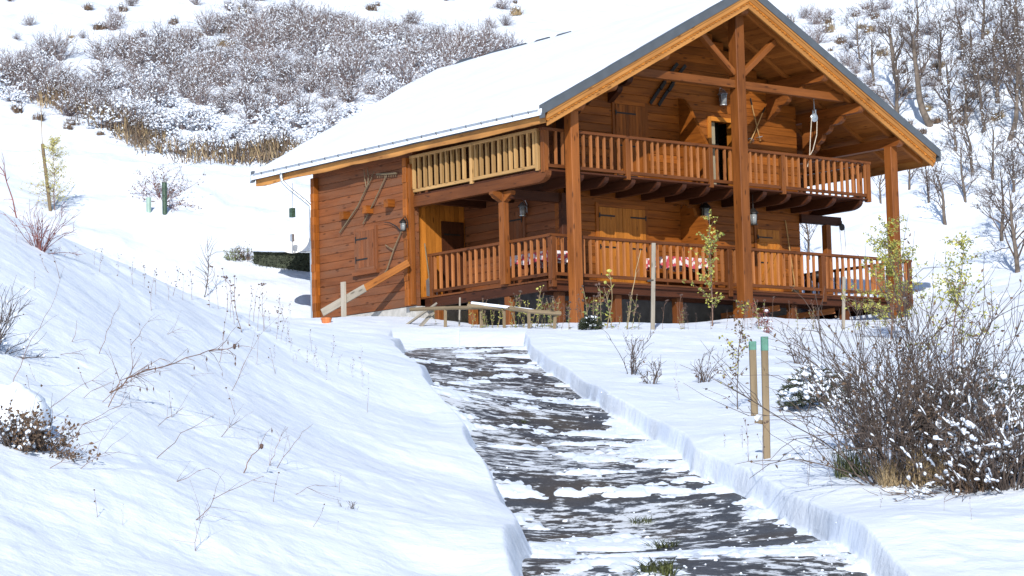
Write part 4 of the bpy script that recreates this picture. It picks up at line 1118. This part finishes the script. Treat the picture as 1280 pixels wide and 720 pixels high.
# --- bare trees on the right hand slope
def tree(seed, H_, lean=(0, 0), curve=0.0, depth=4, r0=.12, fork=.28, snow=140, spread=.6, path=None):
    st = random.getstate(); random.seed(seed); tr = MB(); cw = MB(); E_ = []
    pts = [Vector((0, 0, -.3))]; d = Vector((lean[0], lean[1], 1)).normalized(); n = 8; LT = H_ * .62
    for i in range(n):
        d = (d + Vector((random.gauss(0, .06) + curve * math.sin(i * .9), random.gauss(0, .05), .04))).normalized(); pts.append(pts[-1] + d * LT / n)
    if path:
        zs_ = np.linspace(-.3, path[-1][1], n + 1); px_ = np.interp(zs_, [q[1] for q in path], [q[0] for q in path]); pts = [Vector((float(a), 0, float(z))) for a, z in zip(px_, zs_)]
    rad = [r0 * 1.35] + taper(r0, r0 * .42, n); tr.tube(pts, rad, 8, 0, cap=False)
    def grow(p, d, L, r, k):
        m = wander(p, d, L, 4, -.03, .13); cw.tube(m, taper(r, r * .55, 5), 4 if r > .015 else 3, 0, cap=False)
        if k < depth:
            for j in range(random.randint(2, 3) if k < depth - 1 else random.randint(3, 5)):
                i = random.randint(2, 4); a = rnd(.3, spread + .25); e = d.orthogonal().normalized(); e.rotate(Matrix.Rotation(rnd(0, 6.283), 3, d))
                grow(m[i], (d * math.cos(a) + e * math.sin(a) + Vector((0, 0, .12))).normalized(), L * rnd(.5, .78), max(r * .52, .0055), k + 1)
        if k >= 1: E_.extend(m[1:])
    for i in range(int(n * fork), n + 1):
        for j in range(2 if i < n else 3):
            az = rnd(0, 6.283); tl = rnd(.55, 1.1) if i < n else rnd(.1, .6)
            grow(pts[i], (rdir(tl, az) + Vector((0, 0, .15))).normalized(), H_ * rnd(.16, .30) * (1.15 - .5 * i / n), rad[i] * .48, 1)
    for i in range(snow // 2):
        p = random.choice(E_); cw.blob(p, rnd(.012, .034), .6, 1)
    random.setstate(st); return tr, cw
TK = {}
def put_tree(px, py, key, args, label, rz=None, sc=1.0, lo=60):
    p = at(px, py, lo)
    if key not in TK:
        t = tag(empty('bare_tree', p), label, 'tree', 'bare trees on the slope'); tr, cw = tree(*args[0], **args[1])
        tr.build('trunk', M['bark'], t, smooth=True); cw.build('crown', [M['twig'], M['twigsnow']], t); TK[key] = t
    else: t = dup(TK[key], p, label=label)
    t.rotation_euler = (0, 0, rnd(0, 6.28) if rz is None else rz); t.scale = (sc, sc, sc * rnd(.92, 1.08)); return t
A1 = ((11, 4.7), dict(r0=.125, fork=.5, snow=110, path=[(.05, -.3), (0, 0), (-.2, .4), (-.34, 1.0), (-.36, 1.6), (-.42, 2.2), (-.47, 3.0)]))
A2 = ((12, 4.2), dict(curve=-.06, lean=(.1, 0), r0=.085, fork=.26, snow=260, depth=5, spread=.75))
A3 = ((13, 3.6), dict(curve=.05, lean=(.05, .05), r0=.06, fork=.26, snow=260, depth=5, spread=.7))
A4 = ((14, 3.2), dict(curve=.1, lean=(-.2, 0), r0=.06, fork=.4, snow=110, depth=3))
put_tree(1163, 158, 'a', A1, 'bare tree with a thick curved trunk standing right of the roof peak', 0, 1.05)
put_tree(1272, 341, 'b', A2, 'bare tree with a forked grey trunk lowest on the slope at the right edge', 0, .86)
put_tree(1252, 302, 'c', A3, 'dark straight trunked bare tree behind the lowest tree on the slope', 0, 1.0)
put_tree(1183, 281, 'd', A4, 'thin pale bare tree alone on the snow right of the roof corner', 0, 1.0)
put_tree(1162, 254, 'c', A3, 'thin dark bare tree just below the right roof corner', 1.2, .72)
put_tree(1136, 238, 'd', A4, 'slim bare tree seen between the right post and the roof corner', 2.2, .7)
put_tree(1100, 254, 'd', A4, 'small forked bare tree seen beside the end of the upper balcony', 4.0, .62)
put_tree(1207, 252, 'c', A3, 'short bare tree with a spreading crown above the lone pale tree', 3.0, .8)
for i, (x, y, k, sc, w_) in enumerate(((1122, 152, 'b', .95, 'double trunked bare tree left of the thick curved one'), (1130, 120, 'a', .9, 'tall bare tree behind the double trunked one'), (1188, 156, 'c', 1.15, 'slim bare tree right of the thick curved one'), (1208, 160, 'b', .85, 'leaning bare tree above the small spreading one'),
                                    (1232, 165, 'c', 1.1, 'upright bare tree in the middle of the upper right grove'), (1262, 175, 'a', .8, 'bare tree near the right edge above the forked one'), (1247, 130, 'b', 1.0, 'bare tree high in the upper right grove'), (1280, 120, 'c', 1.2, 'bare tree at the right edge of the upper grove'),
                                    (1092, 108, 'd', 1.0, 'small bare tree close to the right roof edge'), (1288, 215, 'b', .8, 'bare tree cut by the right edge above the forked one'), (1217, 215, 'd', 1.0, 'thin bare tree between the grove and the spreading one'), (1240, 225, 'c', .85, 'bare tree behind the forked and the dark trunked trees'),
                                    (1270, 60, 'a', .8, 'bare tree at the top right corner'), (1075, 82, 'c', .8, 'short bare tree nearest the roof peak on its right'), (1145, 60, 'c', 1.0, 'bare tree high above the thick curved one'), (1175, 95, 'b', .8, 'bare tree just above and right of the thick curved one'), (1220, 110, 'b', .9, 'bushy bare tree in the dense upper right grove'), (1262, 95, 'c', 1.2, 'slender bare tree below the top right corner'),
                                    (1282, 160, 'b', .9, 'bushy bare tree at the right edge of the grove'), (1228, 50, 'c', 1.1, 'bare tree near the top edge left of the corner one'), (1196, 190, 'd', .9, 'thin bare tree below the slim one beside the curved trunk'), (1268, 240, 'c', .8, 'dark bare tree right behind the forked one'), (1205, 70, 'd', 1.1, 'thin bare tree high on the slope right of the curved one'))):
    put_tree(x, y, k, None, w_, None, sc)
# tree seen through the lower right railing
put_tree(1012, 325, 'd', A4, 'bare tree seen through the gap right of the lower front wall', 1.0, .75, 70)

# --- saplings with leaves
def sapling(seed, h, nb, leaves, lsize, mats, label, p, name='sapling', spread=.55, r=.012, cat='sapling', snow=0, bl=1.0):
    st = random.getstate(); random.seed(seed); t = tag(empty(name, p), label, cat); tk = MB(); cw = MB(); E_ = []
    pts = wander((0, 0, -.1), (0, 0, 1), h + .1, 8, -.02, .05); tk.tube(pts, taper(r, r * .3, 9), 6, 0)
    for i in range(nb):
        k = random.randint(1, 7); q = pts[k].lerp(pts[k + 1], rnd()); L_ = bl * h * rnd(.16, .34) * (1.15 - .8 * q.z / h)
        sp_ = wander(q, rdir(rnd(.5, 1.1) * spread * 1.6, rnd(0, 6.28)), L_, 4, .0, .12); cw.tube(sp_, taper(r * .35, r * .15, 5), 3, 0, cap=False); E_ += sp_[1:]
    E_ += pts[6:]
    for i in range(leaves):
        cw.leaf(random.choice(E_) + Vector((rnd(-.04, .04), rnd(-.04, .04), rnd(-.05, .03))), rdir(rnd(.8, 2.7), rnd(0, 6.28)), lsize * rnd(.6, 1.3), lsize * rnd(.5, .75), 1 if rnd() < .72 else 2)
    for i in range(snow): cw.blob(random.choice(E_), rnd(.02, .05), .7, 3)
    tk.build('stem', mats[0], t); cw.build('leafy_crown', mats + [M['twigsnow']], t); random.setstate(st); return t
YL = [M['stalk'], M['yleaf'], M['gleaf']]
sapling(1, 2.55, 38, 520, .07, YL, 'slender yellow leaved sapling in front of the lower railing left of the central post', at(890, 408, 48), r=.018)
sapling(2, 2.6, 100, 3000, .06, YL, 'bushy yellow green sapling covering the foot of the right post', at(1113, 425, 40), r=.016, spread=.85, bl=1.5)
sapling(3, 2.2, 60, 1100, .06, YL, 'loose yellow green sapling right of the one at the right post', at(1192, 455, 36), r=.013, spread=.8, bl=1.4)
sapling(4, 1.35, 26, 260, .05, [M['twig'], M['bleaf'], M['yleaf']], 'brown leaved little bush just left of the green topped posts', at(922, 512, 24), r=.008, spread=.6)
sapling(5, .55, 18, 220, .04, [M['twigred'], M['rleaf'], M['rleaf']], 'dark red leaved little shrub in the snow beside the central post', at(950, 408, 48), r=.008, spread=.8)
sapling(6, .5, 20, 260, .04, [M['twigred'], M['rleaf'], M['rleaf']], 'dark red shrub with snow on it above the green topped posts', at(958, 416, 46), r=.008, spread=.9, snow=14)
# larch with its tall stake, and the protected bush
p = at(68, 263, 45)
sapling(7, 2.05, 120, 3600, .04, [M['stalk'], M['paleleaf'], M['yleaf']], 'yellow green young larch in the snow field at left', p, name='larch_sapling', r=.016, spread=.95, bl=1.5)
q = raise_(53, 180, p.y)
t = gthing('wooden_stake', p + Vector((-.06, -.15, 0)), 'tall thick stake tied to the young larch at left', 'stake'); a = MB(); a.beam((0, 0, -.3), q - p + Vector((.06, .15, 0)), .10, .09, up=(1, 0, 0), ch=.015); a.build('pole', M['stake'], t)
a = MB(); a.tube([q - p + Vector((.06, .15, -.1)), raise_(51, 125, p.y) - p + Vector((.06, .15, 0))], .014, 5); a.build('cane', M['straw'], t)
p = at(204, 252, 50)
t = tag(bush(301, 1.15, .75, 30, 7, .009, 30, .03, 620, .065, droop=.10).build('brown_shrub', [M['twigred'], M['twigsnow'], M['bleaf']]), 'small brown leaved shrub arching over two plastic tree tubes', 'shrub'); t.location = p
for (x, y0, y1, mt, lab) in ((186, 266, 247, 'tubeplastic', 'pale green plastic tree tube beside the arching brown shrub'), (206, 268, 228, 'feeder', 'dark mesh tree tube with green needles beside the arching brown shrub')):
    p = at(x, y0, 50); q = raise_(x, y1, p.y); t = gthing('tree_tube', p, lab, 'tree tube', 'tree tubes in the snow field'); h_ = (q - p).z; a = MB(); a.lathe([(.07, -.1), (.075, h_), (.065, h_), (.06, -.1)], (0, 0, 0), 10); a.build('tube', M[mt], t)
    if h_ > .6:
        a = MB()
        for i in range(140): a.leaf((rnd(-.06, .06), rnd(-.06, .06), h_ * rnd(.35, 1.1)), rdir(rnd(.3, 1.6), rnd(0, 6.28)), rnd(.05, .11), .02)
        a.build('foliage', M['needle'], t)
t = tag(bush(302, 1.0, .55, 24, 6, .009, 0, .03, 60, .035).build('red_twig_shrub', [M['twigred'], M['twigsnow'], M['rleaf']]), 'bare reddish shrub on the crest of the left bank', 'shrub'); t.location = at(50, 312); t.scale = (.56, .56, .56)
# --- hedge under snow behind the chalet corner
pa, pb_ = at(316, 333, 60), at(397, 343, 60)
t = gthing('snowy_hedge', pa, 'dark clipped hedge under a thick slab of snow behind the chalet corner', 'hedge')
d = pb_ - pa; d.z = 0; L_ = 3.4; d.normalize(); nrm = Vector((-d.y, d.x, 0))
a = MB(); core = MB()
zs = lambda s_: gz((pa + d * s_).x, (pa + d * s_).y) - pa.z
hz = .55
core.beam(d * 0 + nrm * .5 + Vector((0, 0, .0)), d * L_ + nrm * .5 + Vector((0, 0, zs(L_) * .3)), .7, hz * 1.6)
for i in range(2600):
    s_ = rnd(0, L_); q = d * s_ + nrm * rnd(.05, .35) + Vector((0, 0, rnd(-.1, hz) + zs(s_) * .3)); a.leaf(q, rdir(rnd(.3, 2.2), rnd(0, 6.28)) - nrm * .5, rnd(.06, .14), .035)
core.build('hedge_core', M['needle'], t); a.build('foliage', M['needle'], t)
sn = MB(); n_ = 40; m_ = 10; vs = []
for i in range(n_ + 1):
    s_ = L_ * i / n_ ; e = min(1, min(i, n_ - i) / 3 + .15)
    for j in range(m_ + 1):
        w_ = -.02 + 1.15 * j / m_; pr = math.sin(math.pi * (j + .6) / (m_ + 1.2)) ** .4
        q = d * s_ + nrm * w_; vs.append((q.x, q.y, hz - .08 + zs(s_) * .3 + .48 * pr * e ** .5 + (fbm(np.array([s_ * 2.]), np.array([w_ * 2.]), 3, 3)[0] - .5) * .12))
fs = [(i * (m_ + 1) + j, (i + 1) * (m_ + 1) + j, (i + 1) * (m_ + 1) + j + 1, i * (m_ + 1) + j + 1) for i in range(n_) for j in range(m_)]
bot = len(vs); vs += [(x, y, hz - .12 + zs(L_ * (k // (m_ + 1)) / n_) * .3) for k, (x, y, z) in enumerate(vs[:])]
fs += [(bot + i * (m_ + 1) + j + 1, bot + (i + 1) * (m_ + 1) + j + 1, bot + (i + 1) * (m_ + 1) + j, bot + i * (m_ + 1) + j) for i in range(n_) for j in range(m_)]
for i in range(n_):
    fs.append((i * (m_ + 1), bot + i * (m_ + 1), bot + (i + 1) * (m_ + 1), (i + 1) * (m_ + 1)))
sn.add(vs, fs); sn.build('snow_slab', M['roofsnow'], t, smooth=True)
for (x, y, lab) in ((292, 326, 'low olive brown shrub left of the snowy hedge'), (306, 326, 'low brown shrub touching the end of the snowy hedge')):
    t = tag(bush(310 + x, .5, .8, 26, 6, .008, 14, .04, 420, .045).build('low_shrub', [M['twig'], M['twigsnow'], M['gleaf'] if x < 300 else M['bleaf']]), lab, 'shrub'); t.location = at(x, y, 55)

# --- weeds and twigs on the left bank
WM = [M['stalk'], M['seed'], M['bleaf']]
wm = [weed(400 + i, 1.0, 3 + i % 5, None, .12, 4 if i % 2 else 0).mesh('dry_weed', WM) for i in range(7)]
fs_ = [weed(480 + i, 1.0, 1, None, .65, 0, .008).mesh('dry_stalk', WM) for i in range(5)]
def put_weed(x, y0, y1, lab, grp, lo=12, nm='dry_weed', meshes=None):
    p = at(x, y0, lo); h_ = (y0 - y1) / F_PX * p.y
    o = bpy.data.objects.new(nm, random.choice(meshes or wm)); COL.objects.link(o); o.location = p; o.rotation_euler = (0, 0, rnd(0, 6.28)); k = max(h_, .06); o.scale = (k * rnd(.8, 1.2), k * rnd(.8, 1.2), k)
    return tag(o, lab, 'weed', grp)
random.seed(77)
for x, y0, y1 in ((273, 383, 327), (283, 386, 330), (303, 412, 337), (293, 402, 340), (317, 398, 350), (262, 380, 345), (190, 386, 330), (166, 353, 318), (124, 337, 308), (147, 341, 317), (75, 316, 300), (95, 322, 306), (118, 328, 309), (240, 372, 335), (228, 372, 340), (330, 410, 362), (345, 420, 380), (310, 404, 356), (210, 372, 336), (180, 355, 325), (20, 300, 280), (215, 366, 330), (288, 395, 345), (322, 410, 350)):
    put_weed(x, y0 + 4, y1, 'dry weed with dark seed heads on the crest of the left bank', 'weeds along the crest of the left bank')
for i in range(26):
    x = rnd(330, 470); y0 = 405 + (x - 330) * .33 + rnd(5, 45); put_weed(x, y0, y0 - rnd(10, 34), 'short dry weed on the lower end of the left bank', 'short weeds at the end of the left bank')
put_weed(253, 372, 277, 'tall thin bare stem rising above the left bank', None, nm='tall_stem', meshes=[bush(330, 1.0, .05, 1, 26, .007, 0).mesh('tall_stem', SHR)])
for x, y0, y1 in ((357, 404, 366), (352, 398, 372), (364, 400, 376)): put_weed(x, y0, y1, 'dry weed in the snow left of the chalet corner', 'weeds left of the chalet corner', 50)
def twig(strokes, label, r=.006, side=0, heads=0, lo=12, grp='bare twigs leaning over the left bank', mat='stalk', droop=.06):
    """a bent bare twig rooted in the bank; strokes are sight lines along it"""
    p0 = at(*strokes[0], lo); mb = MB(); P_ = [p0 - Vector((0, 0, .05))]
    for i, q in enumerate(strokes[1:]):
        g = at(*q, lo); y = min(p0.y + .12 * (i + 1), g.y - .03); P_.append(raise_(q[0], q[1], y))
    Q = []
    for i in range(len(P_) - 1):
        for k in range(4): Q.append(P_[i].lerp(P_[i + 1], k / 4) + Vector((rnd(-1, 1), rnd(-1, 1), rnd(-1, 1))) * .012)
    Q.append(P_[-1]); Q = [q - p0 for q in Q]
    mb.tube(Q, taper(r, r * .4, len(Q)), 4, 0, cap=False)
    for i in range(side):
        k = random.randint(1, len(Q) - 1); d = (Q[k] - Q[k - 1]).normalized() + Vector((rnd(-.6, .6), rnd(-.6, .6), rnd(-.9, .5)))
        s_ = wander(Q[k], d, rnd(.06, .32), 3, droop, .15); mb.tube(s_, taper(r * .45, r * .2, 4), 3, 0, cap=False)
        if heads and i % 2: mb.leaf(s_[-1], Vector((0, 0, -1)), .05, .016, 2)
    if heads: mb.blob(Q[-1], .02, 1.2, 1)
    t = mb.build('bare_twig', [M[mat], M['seed'], M['seed']]); t.location = p0
    return tag(t, label, 'twig', grp)
G_ = 'thin bare twig leaning over the snow of the left bank'
twig([(131, 491), (160, 474), (183, 463), (250, 442), (293, 433)], 'long arching dead branch with drooping sprigs across the left bank', .0065, 38, 1, grp=None)
twig([(131, 510), (150, 478), (200, 448)], 'second dead branch below the long arching one', .005, 14, 0, grp=None)
for s_ in ([(12, 482), (40, 425), (70, 369)], [(122, 442), (138, 405), (150, 381)], [(40, 518), (90, 488), (137, 460)], [(61, 573), (105, 530), (150, 508)], [(85, 585), (131, 566)], [(50, 585), (100, 560), (130, 548)], [(189, 530), (229, 509)], [(189, 573), (226, 543), (269, 518)], [(238, 653), (269, 622), (330, 595)],
           [(333, 582), (345, 560), (360, 534)], [(342, 585), (368, 552), (391, 530)], [(287, 488), (305, 455), (324, 420)], [(202, 414), (229, 409)], [(358, 616), (394, 606)], [(120, 500), (170, 470), (215, 462)], [(30, 560), (75, 540), (130, 520)], [(90, 495), (140, 478)], [(215, 455), (240, 470), (262, 488)], [(0, 285), (12, 300)], [(66, 440), (110, 436)], [(210, 600), (260, 585)], [(270, 545), (300, 520)], [(240, 690), (250, 655)], [(160, 430), (185, 402)], [(88, 430), (96, 400)]):
    twig(s_, G_, .0034, random.randint(1, 7))
twig([(302, 592), (312, 572), (327, 558)], 'short twig with one dark seed head low on the left bank', .006, 2, 1, grp=None)
t = tag(bush(340, .16, .8, 24, 4, .003, 3, .012).build('dead_tuft', SHR), 'small dark dead tuft alone low on the left bank', 'tuft'); t.location = at(437, 636)
twig([(27, 290), (12, 235), (0, 208)], 'long thin reddish stem rising behind the bank at the left edge', .012, 10, 0, lo=30, grp=None, mat='twigred')
# bushes at the left edge
t = tag(bush(350, .62, .75, 40, 7, .005, 60, .022, 60, .02).build('edge_shrub', SHR), 'twiggy snow dusted shrub at the left edge above the brown one', 'shrub'); t.location = at(-14, 440)
t = tag(bush(351, .36, .7, 34, 7, .005, 120, .03, 600, .035, lowsnow=.0).build('snow_laden_shrub', SHR), 'low brown shrub bowed under snow at the left edge', 'shrub'); t.location = at(18, 560)
t = tag(bush(352, .36, .8, 34, 7, .004, 8, .02, 700, .035).build('dead_bracken', SHR), 'tuft of brown dead leaves in a hollow of the left bank', 'bracken'); t.location = at(52, 566)
def dome(p, rx, ry, rz, label, name, cat, seed):
    mb = MB(); n_, m_ = 40, 16; vs = []
    for i in range(m_ + 1):
        for k in range(n_):
            ph = math.pi * .62 * i / m_; q = 2 * math.pi * k / n_
            d = Vector((math.sin(ph) * math.cos(q), math.sin(ph) * math.sin(q), math.cos(ph)))
            f_ = .72 + .62 * float(fbm(np.array([d.x * 1.7 + seed]), np.array([d.y * 1.7 + d.z * 1.3]), 4, seed)[0])
            vs.append((d.x * rx * f_, d.y * ry * f_, d.z * rz * f_))
    mb.add(vs, [(i * n_ + k, (i + 1) * n_ + k, (i + 1) * n_ + (k + 1) % n_, i * n_ + (k + 1) % n_) for i in range(m_) for k in range(n_)])
    o = mb.build(name, M['snow'], None, smooth=True); o.location = p; return tag(o, label, cat)
p = at(14, 540); dome(p + Vector((-.04, .12, .10)), .27, .3, .22, 'thick rounded mound of snow over the shrub at the left edge', 'snow_mound', 'snow mound', 4)
random.seed(123)
for i in range(42):
    x = rnd(20, 470); y0 = rnd(330, 690)
    if y0 < 305 + x * .32: continue
    put_weed(x, y0, y0 - rnd(12, 46), 'fine dry stalk standing alone in the smooth left bank', 'fine stalks on the left bank', 12, 'dry_stalk', fs_)

# --- the planting strip before the terrace
random.seed(91)
gm = [weed(450 + i, 1.0, 5, None, .1, 16, .009).mesh('garden_weed', [M['straw'], M['seed'], M['gleaf']]) for i in range(4)]
gl_ = [weed(460 + i, 1.0, 2, None, .1, 12, .009).mesh('garden_weed', [M['straw'], M['yleaf'], M['yleaf']]) for i in range(3)]
for x, y0, y1 in ((735, 411, 352), (742, 411, 366), (752, 411, 350), (757, 411, 330), (766, 411, 352), (748, 411, 372), (640, 409, 366), (648, 409, 360), (655, 409, 372), (663, 409, 352), (671, 409, 362), (676, 409, 372), (684, 409, 366), (622, 409, 378), (610, 409, 372), (592, 408, 376), (545, 406, 384)):
    put_weed(x, y0, y1, 'green stemmed garden weed before the left half of the terrace', 'weeds before the left half of the terrace', 48, 'garden_weed', gm + gl_)
for i in range(28):
    x = rnd(585, 700); put_weed(x, 410, 410 - rnd(18, 44), 'green stemmed garden weed before the left half of the terrace', 'weeds before the left half of the terrace', 48, 'garden_weed', gm + gl_)
for i in range(40):
    x = rnd(700, 1060); put_weed(x, 412, 412 - rnd(18, 50), 'withered garden weed before the right half of the terrace', 'weeds before the right half of the terrace', 48, 'garden_weed', wm + gm)
twig([(784, 412), (790, 365), (801, 312)], 'tall pale stem with a green top before the lower railing', .018, 5, 0, 48, None, 'straw')
twig([(817, 330), (808, 285), (803, 232)], 'thin bare branch rising above the tall grey stake', .016, 4, 0, 48, None, 'twig')
for x, y0, h_, lab in ((790, 468, .85, 'grey bare shrub on the snow right of the drive'), (815, 480, .4, 'tiny dry shrub downhill of the grey bare one'), (880, 478, .6, 'thin dry shrub between the drive and the leafy bush'), (1000, 455, .7, 'pale bare shrub uphill of the green topped posts')):
    t = tag(bush(360 + x, h_, .35, 12, 5, .009, 5, .03, 30, .04).build('dry_shrub', SHR), lab, 'shrub'); t.location = at(x, y0, 24)
for x, y0, y1 in ((936, 577, 520), (954, 590, 522), (928, 560, 530), (1010, 600, 575), (1040, 610, 580), (850, 500, 470), (905, 560, 540), (1180, 640, 610), (1215, 650, 620), (870, 478, 455), (845, 470, 450), (1100, 635, 612)):
    put_weed(x, y0, y1, 'thin dry weed on the flat snow right of the drive', 'thin weeds on the snow right of the drive')

# --- the big bare shrub at right, its neighbours and snow laden evergreens
def big(seed, px, py, h_, sp_, ns, lab, snow=150, leaves=160, r=.0078, subs=9, mat=None, snr=.045, lmat='gleaf'):
    mb = bush(seed, h_, sp_, ns, subs, r, snow, snr, leaves, .045, .035, lowsnow=.5, hiskip=.8); o = mb.build('bare_shrub', [M['twig'], M['twigsnow'], M[lmat]]); o.location = at(px, py); return tag(o, lab, 'shrub')
big(501, 1120, 604, 1.7, .46, 92, 'large twiggy shrub with snow caught among its stems right of the posts', 110, 500, snr=.02, lmat='bleaf')
big(502, 1185, 600, 1.9, .36, 58, 'tall bare shrub right beside the largest twiggy one', 80, 360, snr=.02, lmat='bleaf')
big(503, 1262, 612, 1.25, .62, 90, 'spreading shrub with much snow at the right edge', 380, 420, snr=.028, lmat='bleaf')
big(504, 1225, 612, .8, .8, 60, 'low brown thorny shrub between the tall one and the right edge', 300, 200, lmat='bleaf', snr=.026)
big(505, 1080, 560, .95, .62, 44, 'wide arching shrub behind the large twiggy one', 420, 60, snr=.03)
def evergreen(seed, px, py, h_, w_, lab):
    st = random.getstate(); random.seed(seed); t = gthing('evergreen_shrub', at(px, py), lab, 'shrub'); f = MB()
    for i in range(1500):
        a_ = rnd(0, 6.28); rr = w_ * rnd() ** .5; z = h_ * rnd(.1, 1) * (1 - .6 * (rr / w_) ** 2); f.leaf((rr * math.cos(a_), rr * math.sin(a_), z), rdir(rnd(.6, 1.9), a_), rnd(.05, .12), .025)
    for i in range(230 if h_ > .4 else 25):
        a_ = rnd(0, 6.28); rr = w_ * rnd() ** .5; z = h_ * (rnd(.4, 1.08)) * (1 - .6 * (rr / w_) ** 2); f.blob((rr * math.cos(a_), rr * math.sin(a_), z), rnd(.02, .07), .6, 1)
    f.build('foliage', [M['needle'], M['twigsnow']], t); random.setstate(st)
for x, y, s_, mt, lab in ((1068, 596, .42, 'grass', 'green grass clump at the left foot of the large twiggy shrub'), (1165, 606, .5, 'straw', 'dry brown grass at the foot of the tall bare shrub'), (1215, 612, .5, 'bleaf', 'dark brown grass at the foot of the thorny shrub'), (1120, 607, .35, 'straw', 'dry grass at the middle of the foot of the large twiggy shrub')):
    o = tussock(700 + x, s_, 260, .010, 0, .45).build('grass_clump', [M[mt]]); o.location = at(x, y); tag(o, lab, 'grass clump')
evergreen(1, 1022, 512, .55, .45, 'snow covered evergreen shrub just right of the green topped posts')
evergreen(2, 1222, 545, .75, .55, 'snow covered evergreen shrub behind the bare shrubs at right')
evergreen(3, 738, 412, .3, .2, 'tiny snow dusted evergreen before the left great post')
# --- grass and snow crumbs on the drive
random.seed(17)
gt = [tussock(600 + i, .17, 260, .008, 0, .8).mesh('grass_tuft', [M['grass']]) for i in range(3)]
for i, (x, y, s_, lab) in enumerate(((803, 655, 1.0, 'green grass tuft in the middle of the drive, farthest of the three big ones'), (830, 686, 1.15, 'green grass tuft in the drive between the two others'), (822, 713, 1.2, 'green grass tuft in the drive nearest the lower edge of the picture'), (650, 530, .9, 'single small grass tuft far up the drive'))):
    o = bpy.data.objects.new('grass_tuft', gt[i % 3]); COL.objects.link(o); o.location = at(x, y); o.scale = (s_ * 1.4, s_ * 1.8, s_ * .85); tag(o, lab, 'grass tuft', 'grass tufts in the drive')
mb = MB()
for i in range(260):
    y = 19 + 30 * rnd() ** 1.8; l, r_ = road_lr(y); t_ = rnd(.02, .98) if i % 3 else rnd(.82, 1.0); x = float(l + (r_ - l) * t_); z = max(gz(x, y), float(base(x, y)[0]))
    mb.blob((x, y, z + .006), rnd(.005, .015) * (2.2 if rnd() < .06 else 1), .8)
tag(mb.build('snow_crumbs', M['twigsnow']), 'crumbs of snow strewn over the drive', 'snow crumbs', kind='stuff')
